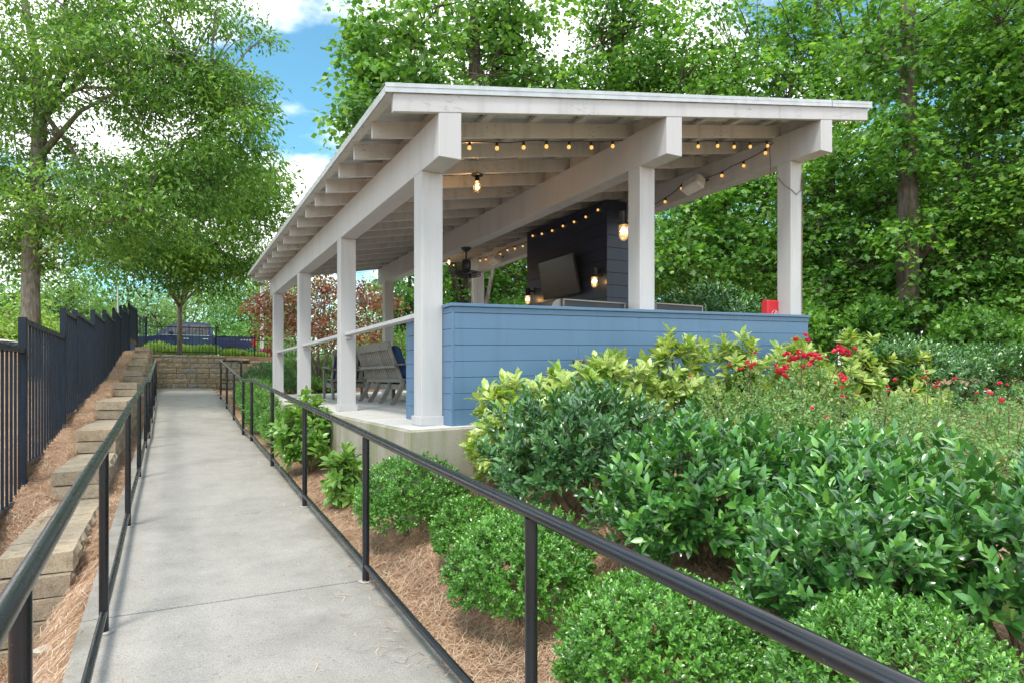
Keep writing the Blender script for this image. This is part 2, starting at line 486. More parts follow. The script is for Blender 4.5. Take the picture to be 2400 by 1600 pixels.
leafmat('leaf_far', [(0, (0.109, 0.232, 0.070)), (.5, (0.178, 0.333, 0.109)), (1, (0.295, 0.449, 0.155))], .6, .35)
leafmat('leaf_yellowgreen', [(0, (0.139, 0.279, 0.046)), (.5, (0.232, 0.403, 0.078)), (1, (0.419, 0.527, 0.124))], .5, .4)
leafmat('leaf_redmaple', [(0, (.17, .055, .04)), (.3, (.33, .11, .085)), (.55, (.46, .19, .15)), (.75, (.22, .17, .07)), (1, (.30, .24, .10))], .5, .35, ygain=(1.4, 1.1, .9))
leafmat('leaf_box', [(0, (0.050, 0.167, 0.024)), (.5, (0.110, 0.310, 0.041)), (.85, (0.202, 0.469, 0.075)), (1, (0.338, 0.603, 0.151))], .28, .25, spec=.8, coat=.3)
leafmat('leaf_laurel', [(0, (0.037, 0.129, 0.034)), (.5, (0.075, 0.239, 0.051)), (.85, (0.144, 0.375, 0.075)), (1, (0.266, 0.520, 0.109))], .28, .16, spec=.9, coat=.45)
leafmat('leaf_bluegreen', [(0, (0.043, 0.130, 0.043)), (.5, (0.078, 0.217, 0.071)), (1, (0.161, 0.347, 0.110))], .26, .14, spec=.9, coat=.45)
leafmat('leaf_aucuba', [(0, (0.109, 0.264, 0.023)), (.5, (0.186, 0.388, 0.039)), (1, (0.326, 0.512, 0.078))], .3, .28, spec=.6, varieg=(.56, .60, .24))
leafmat('leaf_aucuba_green', [(0, (0.068, 0.216, 0.018)), (.5, (0.115, 0.318, 0.031)), (1, (0.202, 0.420, 0.062))], .3, .28, spec=.6, varieg=(.26, .40, .12))
leafmat('leaf_hedge', [(0, (0.035, 0.122, 0.029)), (.6, (0.074, 0.218, 0.045)), (1, (0.157, 0.349, 0.079))], .28, .18, spec=.8, coat=.35)
leafmat('leaf_rose', [(0, (0.103, 0.239, 0.073)), (.5, (0.191, 0.371, 0.129)), (.85, (0.309, 0.495, 0.220)), (1, (0.558, 0.445, 0.240))], .45, .3)
leafmat('leaf_loose', [(0, (0.093, 0.239, 0.065)), (.5, (0.167, 0.354, 0.099)), (1, (0.298, 0.513, 0.166))], .45, .3)
leafmat('leaf_pink', [(0, (.20, .03, .06)), (1, (.40, .07, .12))], .5, .3, ygain=(1.2, .8, .9))
leafmat('petal_red', [(0, (.72, .02, .08)), (.6, (.85, .05, .16)), (1, (.85, .16, .14))], .5, .3, ygain=(1.1, .8, .8))
# ---------------------------------------------------------------- heights of the ground
PY = [-8, 10.6, 12.0, 17.9, 28, 60]; PZ = [-1.5 - .0526 * 8, -.942, -.942, -.43, -.31, -.31]
LY = [-8, 1, 3.5, 5.2, 7.5, 9.3, 11.7, 15, 18, 20.1, 22.2, 24.2, 27.5, 40, 600]
LZ = [-2.2, -2.1, -1.95, -1.74, -1.14, -.83, -.54, -.22, .08, .38, .68, .95, 1.0, .80, .8]
def zP(y): return np.interp(y, PY, PZ)
def zL(y): return np.interp(y, LY, LZ)
def sm(x): x = np.clip(x, 0, 1); return x * x * (3 - 2 * x)
def zR(x, y):
    a = zP(y) - .04
    b = np.interp(y, [-8, 0, 2, 4.7, 6, 17, 24], [-1.6, -1.36, -1.14, -.74, -.72, -.43, -.40]) + np.minimum(1.0, .10 * np.maximum(0, x - 5.0))
    return a + (b - a) * sm((x - 1.17) / 1.5)
def zG(x, y):
    x = np.asarray(x, float); y = np.asarray(y, float)
    pz = np.where(y > 5.6, zP(y) - .07, zP(y) - .07 + (zL(y) - zP(y)) * sm((-.42 - x) / .5))
    z = np.where(x < -.985, zL(y), np.where(x < 1.17, pz, zR(x, y)))
    wall = np.where(y > 28.15, 1.0, 0.0)
    slope = sm((y - 19) / 13)
    f = np.where(x < 4.6, wall, slope)
    back = .97 - .13 * sm((y - 30) / 1.2) - .75 * sm((x - 3) / 8)
    zz = z + (back - z) * f
    return np.where(x < -.985, z, zz)

# ---------------------------------------------------------------- ground sheet
gx = np.unique(np.concatenate([[-700, -300, -120, -60, -30, -18, -11, -7, -4.5], np.arange(-3, 9.01, .15), [-.99, -.98, 4.59, 4.61],
                               [10, 11.5, 13, 16, 20, 26, 34, 50, 90, 200, 700]]))
gy = np.unique(np.concatenate([[-300, -100, -40, -16, -8], np.arange(-4, 33.01, .2), [28.14, 28.16], [35, 38, 42, 50, 65, 90, 150, 300, 800]]))
GX, GY = np.meshgrid(gx, gy)
GZ = zG(GX, GY) + np.where((GX > 1.4) & (np.abs(GX) < 9), .02 * np.sin(GX * 5.1) * np.sin(GY * 4.3), 0)
gv = np.stack([GX, GY, GZ], -1).reshape(-1, 3)
nx_, ny_ = len(gx), len(gy)
ii = (np.arange(ny_ - 1)[:, None] * nx_ + np.arange(nx_ - 1)[None]).ravel()
ground = place('ground', npmesh('ground', gv, np.stack([ii, ii + 1, ii + nx_ + 1, ii + nx_], -1), 'straw_ground', True), None, (0, 0, 0))
tag(ground, kind='structure')

# ---------------------------------------------------------------- concrete ramp path
path = empty('path', (.4, 4, -1.3), kind='structure')
joints = [-3.9, -1.9, .08, 2.1, 4.12, 6.14, 8.2, 10.6, 12.0, 14.0, 16.0, 17.9, 20.2, 22.6, 25.2, 27.97]
MB().add([(x, y, float(zP(y)) - .05 + dz) for y in (-4, 10.6, 12, 17.9, 27.95) for dz in (0, -.4) for x in (-.40, 1.14)],
         [(i * 4 + a, i * 4 + b, i * 4 + 4 + b, i * 4 + 4 + a) for i in range(4) for a, b in ((0, 1), (3, 2), (1, 3), (2, 0))]).build('path_base', 'rubber', path)
for a, b in zip(joints[:-1], joints[1:]):
    ex = .0 if a < 20 else .35 * (a - 17.9) / 10
    me_ = MB().box(-.42, 1.17 + ex, a + .011, b - .011, -.045, 0, .006, fn=lambda p: (p[0], p[1], p[2] + float(zP(p[1]))))
    me_.build('concrete_slab', 'path_concrete', path)

# ---------------------------------------------------------------- patio slab of the pavilion
SLX = .0235
def zS(x): return -.39 + SLX * (x - 1.85)
slab = empty('patio', (1.64, 4.79, -.9), kind='structure')
MB().box(1.64, 7.3, 4.80, 17.2, -1.25, 0, .012, fn=lambda p: (p[0], p[1], p[2] if p[2] < -.5 else p[2] + zS(p[0]) - .0)).build('foundation', 'foundation_concrete', slab)
for (ya, yb) in ((4.83, 8.05), (8.05, 11.0), (11.0, 14.0), (14.0, 17.17)):
    for (xa, xb) in ((1.67, 4.3), (4.3, 7.27)):
        MB().box(xa + .003, xb - .003, ya + .003, yb - .003, .0, .006, .002, fn=lambda p: (p[0], p[1], p[2] + zS(p[0]))).build('floor_panel', 'slab_concrete', slab)

# ---------------------------------------------------------------- retaining walls of split-face block
def rough_block(name, Ln, H, D, seed, amp=.014, mat='block_stone'):
    q = random.Random(seed); ny, nz = max(3, int(Ln / .075)), 4
    v, f = [], []
    for i in range(ny + 1):
        for j in range(nz + 1):
            edge = i in (0, ny) or j in (0, nz)
            x = -.016 - q.random() * .008 if edge else q.uniform(-amp, amp)
            v.append((x, Ln * i / ny + (0 if edge else q.uniform(-.01, .01)), H * j / nz + (0 if edge else q.uniform(-.006, .006))))
    for i in range(ny):
        for j in range(nz):
            a = i * (nz + 1) + j
            f.append((a, a + nz + 1, a + nz + 2, a + 1))
    b = len(v); c = .005
    v += [(-D, c, c), (-D, Ln - c, c), (-D, Ln - c, H - c), (-D, c, H - c)]
    v += [(-.02, 0, 0)]
    bot = [i * (nz + 1) for i in range(ny + 1)]; top = [i * (nz + 1) + nz for i in range(ny + 1)]
    lef = list(range(nz + 1)); rig = [ny * (nz + 1) + j for j in range(nz + 1)]
    f += [tuple(top + [b + 2, b + 3]), tuple(bot[::-1] + [b, b + 1]), tuple(lef + [b + 3, b]), tuple(rig[::-1] + [b + 1, b + 2]), (b + 1, b, b + 3, b + 2)]
    v = v[:-1]
    me = bpy.data.meshes.new(name); me.from_pydata(v, [], f); me.materials.append(M[mat])
    return me
wall_l = empty('retaining_wall', (-.57, 5.3, -1.3), 'stepped tan block retaining wall climbing along the left side of the ramp', 'retaining wall')
STEP = [(5.3, -1.16), (7.55, -.88), (9.3, -.60), (11.7, -.32), (15.0, -.04), (18.0, .24), (20.1, .52), (22.2, .80), (24.2, 1.08)]
CH = .14
bl = {L_: [rough_block('block', L_, CH - .006, .43, 50 + i + int(L_ * 100)) for i in range(4)] for L_ in (.29, .43, .58)}
wall_end = 27.9
for si, (ys, zt) in enumerate(STEP):
    for c in range(6 if si == 0 else 2):
        z0 = zt - CH * (c + 1)
        y = ys + (.0 if c == 0 else R.uniform(-.015, .012))
        if si == 0: y -= (0, .06, .09, .15, .17, .2)[c]
        first = True
        while y < wall_end - .1:
            Ln = .43 if first else R.choice((.29, .43, .43, .58))
            if y > 16: Ln = R.choice((.43, .58))
            if z0 + CH > zP(y) - .18 or (si == 0 and y < 6.6):
                o = place('block', R.choice(bl[Ln]), wall_l, (-.57 + R.uniform(-.012, .008), y, z0), (0, 0, R.uniform(-.02, .02)), (1, .985, 1))
            elif not first and si > 2:
                break
            y += Ln; first = False
            if z0 + CH < zP(y) - .20 and not (si == 0 and y < 6.6): break
wall_b = empty('retaining_wall', (2, 28, -.3), 'tan and grey block retaining wall across the far end of the path', 'retaining wall')
BH = .2
bb = {L_: [rough_block('block', L_, BH - .012, .3, 90 + i + int(L_ * 100), .02, 'brightened_block_stone') for i in range(3)] for L_ in (.22, .34, .46)}
bh = [rough_block('block', .34, .088, .3, 300 + i, .018, 'brightened_block_stone') for i in range(3)]
cap = [rough_block('cap_block', .45, .098, .34, 400 + i, .012, 'brightened_block_stone') for i in range(3)]
def lay_back(x, z, me): return place('block' if 'cap' not in me.name else 'cap_block', me, wall_b, (x + .006, 28.0 - R.uniform(-.006, .012), z), (0, 0, -math.pi / 2), (1, .955, .985))
for row in range(6):
    x = -.72 - R.random() * .2
    z = -.33 + BH * row
    while x < 4.5:
        Ln = R.choice((.22, .34, .34, .46))
        if row == 5 and x > 2.5: break
        if row == 5 and x > 1.7:
            lay_back(x, z, R.choice(bh)); x += .34; continue
        if row == 4 and x > 3.4:
            lay_back(x, z, R.choice(bh)); x += .34; continue
        lay_back(x, z, R.choice(bb[Ln])); x += Ln
x = -.75
while x < 4.5:
    z = .87 if x < 1.7 else .77 if x < 2.45 else .67 if x < 3.4 else .57
    lay_back(x, z, R.choice(cap)); x += .45

# ---------------------------------------------------------------- handrails along the ramp
RAILH = .94
def handrail(name, X, posts, y0, y1, label, loop):
    root = empty(name, (X, posts[1], float(zP(posts[1]))), label, 'handrail', 'handrails of the ramp')
    ys = sorted([y0, 10.6, 12.0, y1] + [y for y in np.arange(y0 + .5, y1, 1.7) if not 10.4 < y < 12.2])
    wob = lambda y: .004 * math.sin(y * 1.7)
    top = [(X + wob(y), y, float(zP(y)) + RAILH) for y in ys]
    if loop:
        ze = float(zP(y1)) + RAILH
        top += [(X + .03, y1 + .05, ze + .005), (X + .40, y1 + .06, ze + .005), (X + .45, y1 + .06, ze - .02), (X + .47, y1 + .06, ze - .07), (X + .47, y1 + .06, float(zP(y1)) - .1)]
    MB().tube(top, .0245, 14).build('top_rail', 'rail_metal', root, True, auto=50)
    MB().tube([(X + wob(y), y, float(zP(y)) + .105) for y in ys], .0185, 12).build('bottom_rail', 'rail_metal', root, True, auto=50)
    if loop:
        MB().tube([(X, y1, float(zP(y1)) + .48), (X + .47, y1 + .06, float(zP(y1)) + .48)], .014, 10).build('cross_bar', 'rail_metal', root, True, auto=50)
    for y in posts:
        z = float(zP(y))
        o = MB().tube([(X, y, z - .03), (X, y, z + RAILH - .02)], .0225, 14).build('post', 'rail_metal', root, True, auto=50)
        q = MB(); n = 11
        vs = [(X + math.cos(i * 2 * math.pi / n) * R.uniform(.034, .052), y + math.sin(i * 2 * math.pi / n) * R.uniform(.034, .055)) for i in range(n)]
        q.add([(a, b_, float(zP(b_)) + .0045) for a, b_ in vs] + [(X, y, z + .012)], [(i, (i + 1) % n, n) for i in range(n)]).build('grout', 'kerb', o)
    return root
handrail('handrail', -.30, [-.35, 1.82, 3.91, 6.06, 8.18, 10.35, 11.9, 13.7, 15.5, 17.4], -.9, 17.4, 'black pipe handrail on the left edge of the ramp beside the block wall', False)
handrail('handrail', 1.105, [-.2, 1.945, 4.08, 6.2, 8.35, 10.6, 11.9, 13.7, 15.5, 17.4], -.9, 17.4, 'black pipe handrail on the right edge of the ramp beside the shrubs', True)

# ---------------------------------------------------------------- stepped metal fence on the left
fence = empty('metal_fence', (-1.3, 8, -1), 'tall black metal picket fence stepping uphill on the left', 'fence')
FP = [(-1.3, 2.6, .05), (-1.3, 5.3, .32), (-1.3, 8.0, .613), (-1.3, 10.75, .975), (-1.3, 12.0, 1.066), (-1.3, 14.6, 1.316), (-1.3, 17.0, 1.545), (-1.3, 19.8, 1.853),
      (-1.3, 22.4, 2.18), (-1.29, 24.1, 2.37), (-1.25, 25.8, 2.62), (-1.1, 27.6, 2.45), (-.82, 29.0, 2.2)]
pk_me, pk_c = MB().box(-.011, .011, -.011, .011, 0, 1, .002).mesh('picket', 'fence_metal', centre=False)
for i, (x, y, zt) in enumerate(FP):
    zb = float(zL(y)) - .1
    pr = FP[i - 1][2] if i else zt
    MB().box(x - .035, x + .035, y - .035, y + .035, zb, max(zt, pr) + .012 if i < len(FP) - 1 else pr, .003).build('post', 'fence_metal', fence)
    if i == len(FP) - 1: break
    x2, y2, _z = FP[i + 1]
    dx, dy = x2 - x, y2 - y; Ln = math.hypot(dx, dy); an = math.atan2(dy, dx)
    drop = .18 if i == len(FP) - 2 else 0
    def fr(p, x=x, y=y, an=an, zt=zt, Ln=Ln, drop=drop):
        return (x + p[0] * math.cos(an) - p[1] * math.sin(an), y + p[0] * math.sin(an) + p[1] * math.cos(an), zt + p[2] - drop * p[0] / Ln)
    zbot = -1.50 if i < 10 else -1.2
    MB().box(.036, Ln - .036, -.025, .025, -.05, 0, .003, fr).build('top_rail', 'fence_metal', fence)
    MB().box(.036, Ln - .036, -.02, .02, zbot, zbot + .045, .003, fr).build('bottom_rail', 'fence_metal', fence)
    MB().box(.04, Ln - .04, -.018, .012, zbot - .14, zbot - .012, .004, fr).build('kick_board', 'stem_brown', fence)
    n = int(Ln / .18)
    for j in range(1, n):
        d = j * Ln / n
        q = fr((d, 0, zbot + .046))
        place('picket', pk_me, fence, q, (0, 0, an), (1, 1, abs(zbot) - .098))

fence_b = empty('metal_fence', (1.5, 28.2, 1.0), 'low black picket fence on top of the far block wall', 'fence')
pb_me, _ = MB().box(-.008, .008, -.008, .008, 0, 1, .002).mesh('picket', 'fence_metal', centre=False)
for (xa, xb, zt, zb) in ((-.78, 1.62, 2.06, 1.07), (1.62, 3.05, 1.74, .86), (3.05, 4.9, 1.62, .70), (4.9, 7.2, 1.45, .55)):
    MB().box(xa + .03, xb - .03, 28.18, 28.22, zt - .035, zt, .003).build('top_rail', 'fence_metal', fence_b)
    MB().box(xa + .03, xb - .03, 28.185, 28.215, zb, zb + .03, .003).build('bottom_rail', 'fence_metal', fence_b)
    MB().box(xb - .024, xb + .024, 28.176, 28.224, zb - .25, zt + .012, .003).build('post', 'fence_metal', fence_b)
    n = round((xb - xa) / .122)
    for j in range(1, n):
        place('picket', pb_me, fence_b, (xa + (xb - xa) * j / n, 28.2, zb + .031), None, (1, 1, zt - zb - .067))
gp = MB().tube([(-1.36, 22.3, .4), (-1.36, 22.3, 2.75)], .022, 10)
tag(gp.build('grey_pole', 'grey_post_paint', None, True, auto=50), 'slim grey pole rising just above the stepped fence', 'pole')

# ---------------------------------------------------------------- parking lot behind
lot = MB().add([(-30, 31.5, .86), (14, 31.5, .86), (14, 60, .86), (-30, 60, .86)], [(0, 1, 2, 3)]).build('parking_lot', 'asphalt')
tag(lot, kind='structure')
tag(MB().box(-30, 14, 31.3, 31.5, .7, 1.0, .02).build('kerb', 'kerb'), kind='structure')

# ---------------------------------------------------------------- loose stones at the wall's foot
for i, (x, y, s, slab_) in enumerate([(-.62, 4.42, .050, 'pale fist-sized stone on the soil below the first wall block'), (-.80, 4.35, .026, 'small pebble left of the pale stone at the wall foot'), (-.74, 4.12, .032, 'flat pebble in front of the pale stone at the wall foot'), (-.57, 4.02, .022, 'small pebble beside the bottom rail near the first wall block')]):
    q = random.Random(i); pts = []
    b_ = MB(); prof = []
    n = 7
    vs, fs = [], []
    for a in range(4):
        ph = -math.pi / 2 + math.pi * (a + .5) / 4
        for j in range(n):
            th = j * 2 * math.pi / n
            rr = s * q.uniform(.75, 1.15)
            vs.append((rr * math.cos(ph) * math.cos(th) * 1.3, rr * math.cos(ph) * math.sin(th), rr * math.sin(ph) * .7))
    for a in range(3):
        for j in range(n):
            fs.append((a * n + j, a * n + (j + 1) % n, (a + 1) * n + (j + 1) % n, (a + 1) * n + j))
    fs += [tuple(range(n))[::-1], tuple(range(3 * n, 4 * n))]
    zz = float(zG(x, y)) + s * .35
    b_.add([(v[0] + x, v[1] + y, v[2] + zz) for v in vs], fs)
    tag(b_.build('stone', 'pebble', None, True, auto=40), slab_, 'stone', 'stones below the block wall')
# ================================================================ pavilion
RS, Z0 = .176, 2.09                                # roof slope, rafter underside at X = 1.86
def zr(x): return Z0 + RS * (x - 1.86)
pav = empty('pavilion', (1.86, 5.13, -.39), 'open white timber pavilion with a sloping metal roof', 'pavilion')
PW = .19
def post(x, y, ztop, base_trim=True):
    zb = zS(x)
    o = MB().box(x, x + PW, y, y + PW, zb + .008, ztop, .004).build('post', 'white_paint', pav)
    for (cx, cy) in ((x, y), (x + PW, y), (x, y + PW), (x + PW, y + PW)):     # corner joints of the boxed post
        pass
    MB().box(x + .030, x + .034, y - .0022, y + .0, zb + .1, ztop - .003, .0005).build('joint', 'rafter_paint', o)
    if base_trim:
        t_ = .018
        q = MB()
        q.box(x - t_, x + PW + t_, y - t_, y - .001, zb + .0085, zb + .085, .003)
        q.box(x - t_, x + PW + t_, y + PW + .001, y + PW + t_, zb + .0085, zb + .085, .003)
        q.box(x - t_, x - .001, y - .0005, y + PW + .0005, zb + .0085, zb + .0845, .003)
        q.box(x + PW + .001, x + PW + t_, y - .0005, y + PW + .0005, zb + .0085, zb + .0845, .003)
        q.build('base_trim', 'white_paint', o)
    return o
BZ = {1.86: 1.748, 4.17: 2.146, 6.39: 2.548}
for y in (5.13, 8.03, 10.93, 13.83): post(1.86, y, 1.748)
for x in (4.17, 6.39):
    for y in (5.13, 13.83): post(x, y, BZ[x])
post(6.39, 10.93, BZ[6.39], False)
YF, YB = 4.733, 14.37
for x, zb in BZ.items():
    MB().box(x - .001, x + PW + .001, YF, YB, 0, 1, .004, fn=lambda p, x=x, zb=zb: (p[0], p[1], (zb if p[2] < .5 else zr(p[0]) - .0015) + (0.004 if .001 < p[2] < .5 else 0))).build('beam', 'white_paint', pav)
RX0, RX1 = 1.49, 7.21
nr = 17
def rfn(p): return (p[0], p[1], p[2] + zr(p[0]))
for i in range(nr):
    y = YF + i * (YB - YF - .04) / (nr - 1)
    th = .04
    if i == 0:
        for xa, xb in ((RX0, 5.72), (5.724, RX1)):
            MB().box(xa, xb, YF - .0035, YF + th, 0, .14, .003, rfn).build('fascia', 'fascia_paint', pav)
    else:
        MB().box(RX0 + .01, RX1 - .01, y, y + th, 0, .14, .003, rfn).build('rafter', 'rafter_paint', pav)
    if i < nr - 1:                                   # blocking between rafters above each beam
        y2 = YF + (i + 1) * (YB - YF - .04) / (nr - 1)
        for x in (4.17, 6.39):
            MB().box(x + .075, x + .113, y + th + .001, y2 - .001, .004, .138, .002, rfn).build('blocking', 'rafter_paint', pav)
for j in range(12):
    x = RX0 - .045 + j * (RX1 - RX0 - .0) / 11
    xa, xb = (x, x + .09) if j < 11 else (RX1 - .06, RX1 + .03)
    MB().box(xa, xb, YF - .002, YB, .1405, .178, .003, rfn).build('purlin', 'rafter_paint', pav)
# corrugated sheets, ribs running down the slope
prof = []
nS = 11
wS = (YB + .06 - (YF - .02)) / nS
for s in range(nS):
    ya = YF - .02 + s * wS
    pts = []
    for q in range(4):
        a = ya + q * wS / 4
        pts += [(a, 0), (a + wS * .085, 0), (a + wS * .115, .024), (a + wS * .165, .024), (a + wS * .195, 0)]
    pts.append((ya + wS, 0))
    xa, xb = RX0 - .06, RX1 + .05
    vs = [(xa, y, zr(xa) + .1795 + h) for y, h in pts] + [(xb, y, zr(xb) + .1795 + h) for y, h in pts]
    n = len(pts)
    vs += [(xa, y, zr(xa) + .1785 + h) for y, h in pts] + [(xb, y, zr(xb) + .1785 + h) for y, h in pts]
    fs = [(i, i + n, i + n + 1, i + 1) for i in range(n - 1)] + [(2 * n + i, 2 * n + i + 1, 3 * n + i + 1, 3 * n + i) for i in range(n - 1)]
    fs += [(i, i + 1, 2 * n + i + 1, 2 * n + i) for i in range(n - 1)]
    MB().add(vs, fs).build('roof_sheet', 'galvanised', pav)
for xa, xb in ((RX0 - .065, 3.1), (3.1, 5.0), (5.0, 6.55), (6.55, RX1 + .055)):     # front flashing, lapped lengths
    e = .0008 * (1 + (xa > 3) + (xa > 4.9))
    q = MB()
    q.box(xa, xb + .01, YF - .016 - e, YF - .0125 - e, .142, .212, .001, rfn)
    q.box(xa, xb + .01, YF - .022 - e, YF - .0165 - e, .138, .146, .001, rfn)
    q.box(xa, xb + .01, YF - .0125 - e, YF + .12, .2085 + e, .2115 + e, .0008, rfn)
    q.build('flashing', 'galvanised', pav)
MB().box(RX0 - .0655, RX0 - .062, YF - .01, YB + .05, .125, .19, .001, rfn).build('drip_edge', 'galvanised', pav)
# guard rails between the left posts
for ya, yb in ((5.322, 8.028), (8.222, 10.928), (11.122, 13.828)):
    o = MB().box(1.905, 2.0, ya, yb, .545, .583, .003).build('guard_rail', 'white_paint', pav)
    for y in (ya, yb):
        s_ = 1 if y == ya else -1
        MB().box(1.915, 1.99, y, y + s_ * .045, .50, .544, .003).build('bracket', 'white_paint', o)

# ---------------------------------------------------------------- blue bar wall
bar = empty('bar_wall', (2.05, 4.93, -.39), 'blue horizontal-board bar wall across the front of the pavilion', 'bar')
BX0, BX1, BY0, BY1 = 2.05, 6.44, 4.935, 5.095
def bfn(p): return (p[0], p[1], p[2] + SLX * (p[0] - 2.05))
BT = .631
MB().box(BX0 + .02, BX1 - .02, BY0 + .022, BY1, -.375, BT - .03, 0, bfn).build('core', 'black_metal', bar)
MB().box(BX0 + .022, BX0 + .14, BY1 + .001, 6.08, -.375, BT - .03, 0, bfn).build('core', 'black_metal', bar)
rows = [(BT - .028 - .05, BT - .0285)] + [(BT - .078 - .1335 * (i + 1), BT - .078 - .1335 * i) for i in range(7)]
for i, (za, zb) in enumerate(rows):
    cuts = {0: [], 1: [4.0], 2: [4.75], 3: [3.3, 5.5], 4: [], 5: [4.4], 6: [3.7], 7: []}[i]
    xs = [BX0 + .021] + cuts + [BX1]
    pr = R.uniform(0, .0025) + (.004 if i == 0 else 0)
    for a, b in zip(xs[:-1], xs[1:]):
        MB().box(a + .001, b - .001, BY0 - pr, BY0 + .0215, za + .0028, zb, .0022, bfn).build('board', 'blue_paint', bar)
    MB().box(BX0, BX0 + .0205, BY0 + .003, 5.127, za + .0028, zb, .0022, bfn).build('end_board', 'blue_paint', bar)
    MB().box(BX0 + .001, BX0 + .0215, 5.325, 6.10, za + .0028, zb, .0022, bfn).build('end_board', 'blue_paint', bar)
MB().box(BX0 + .0, BX0 + .0215, BY0 - .004, BY0 + .002, -.385, BT - .03, .001, bfn).build('corner_trim', 'blue_paint', bar)
for a, b in ((BX0 - .018, 2.62), (2.621, BX1 + .02)):
    MB().box(a, b, BY0 - .022, BY1 + .02, BT - .027, BT, .003, bfn).build('cap_board', 'blue_paint', bar)
MB().box(BX0 - .012, BX0 + .16, 5.325, 6.11, BT - .027, BT - .001, .003, bfn).build('cap_board', 'blue_paint', bar)
MB().box(2.24, 6.36, BY1 + .025, 5.92, -.34, .42, .004, bfn).build('counter_base', 'blue_paint', bar)
MB().box(2.22, 6.37, BY1 + .022, 5.96, .421, .46, .005, bfn).build('counter_top', 'kerb', bar)
bib = empty('hose_tap', (3.05, 4.9, .15), 'small corroded copper pipe tap sticking out of the blue wall', 'tap')
q = P(1366, 845, 5.75)
MB().tube([(q.x, 4.93, q.z), (q.x, 4.86, q.z)], .014, 10).build('pipe', 'stainless', bib, True, auto=50)
MB().tube([(q.x, 4.872, q.z), (q.x + .03, 4.855, q.z + .004), (q.x + .055, 4.85, q.z - .005), (q.x + .065, 4.85, q.z - .05)], .013, 10).build('elbow', 'copper', bib, True, auto=50)

# ---------------------------------------------------------------- grills behind the wall
def grill(xa, xb, label):
    g = empty('grill', ((xa + xb) / 2, 5.6, .47), label, 'grill', 'grills on the bar counter')
    zb = .462 + SLX * (xa - 2.05) + .02; zt = .785 + SLX * (xa - 3.2)
    MB().box(xa, xb, 5.30, 5.86, zb, zb + .10, .006).build('firebox', 'stainless', g)
    pr = [(5.30, zb + .102), (5.86, zb + .102), (5.87, zb + .16), (5.83, zt - .06), (5.76, zt - .015), (5.66, zt), (5.42, zt), (5.33, zt - .012), (5.30, zt - .03)]
    MB().prism(pr, xa + .11, xb - .01, 'x').build('hood', 'stainless', g, recalc=True)
    # rounded left cheek of the hood
    n = 7; arc = [(xa + .109 - .12 * math.sin(i * math.pi / 2 / n), zb + .102 + (zt - zb - .105) * math.cos(i * math.pi / 2 / n) ** .7 if i < n else zb + .102) for i in range(n + 1)]
    MB().prism([(xa + .109, zb + .102)] + arc, 5.31, 5.84, 'y').build('cheek', 'stainless', g, recalc=True)
    MB().box(xa + .13, xb - .03, 5.285, 5.302, zt - .075, zt - .018, .002).build('vent', 'black_metal', g)
    q = MB()
    for (a, b, c, d) in ((xa + .115, xb - .012, zt - .018, zt - .003), (xa + .115, xb - .012, zt - .09, zt - .075)):
        q.box(a, b, 5.278, 5.299, c, d, .002)
    q.box(xa + .115, xa + .13, 5.279, 5.298, zt - .0745, zt - .0185, .002); q.box(xb - .03, xb - .012, 5.279, 5.298, zt - .0745, zt - .0185, .002)
    q.build('vent_frame', 'stainless', g)
    MB().tube([(xa + .2, 5.93, zb + .2), (xb - .1, 5.93, zb + .2)], .014, 10).build('handle', 'stainless', g, True, auto=50)
grill(3.24, 4.12, 'stainless grill behind the bar wall left of the middle post')
grill(4.38, 5.18, 'stainless grill behind the bar wall right of the middle post')

# ---------------------------------------------------------------- dark media wall with TV
tvw = empty('media_wall', (6.0, 8.18, -.3), 'tall dark navy board-clad media wall inside the pavilion', 'wall')
WX, WX2, WY, WY2 = 6.0, 6.75, 8.18, 10.72
wz0 = zS(6.2) + .008
MB().box(WX + .022, WX2 - .022, WY + .022, WY2 - .022, wz0, zr(WX) - .03, 0).build('core', 'black_metal', tvw)
z = wz0 + .002; i = 0
while z < zr(WX) - .1:
    z2 = min(z + .195, zr(WX) - .02)
    MB().box(WX, WX + .0215, WY + .0225, WY2, z + .003, z2, .0025).build('board', 'navy_paint', tvw)
    MB().box(WX, WX2, WY, WY + .0215, z + .003, z2, .0025).build('end_board', 'navy_paint', tvw)
    z = z2; i += 1
tv = empty('television', (5.9, 9.62, 1.74), 'flat-screen television tilted down on the dark media wall', 'television')
TVm = Matrix.Translation((5.84, 9.34, 1.74)) @ Matrix.Rotation(math.radians(-11), 4, 'Y') @ Matrix.Rotation(math.radians(0), 4, 'Z')
tf = lambda p: tuple(TVm @ Vector(p))
MB().box(-.02, .02, -.56, .56, -.33, .33, .004, tf).build('frame', 'black_metal', tv)
MB().box(-.0225, -.0205, -.547, .547, -.314, .317, .0005, tf).build('screen', 'tv_screen', tv)
MB().box(.021, .05, -.4, .4, -.25, .2, .004, tf).build('rear_cover', 'black_metal', tv)
MB().tube([(5.88, 9.34, 1.74), (5.995, 9.34, 1.78)], .03, 8).build('mount_arm', 'black_metal', tv)

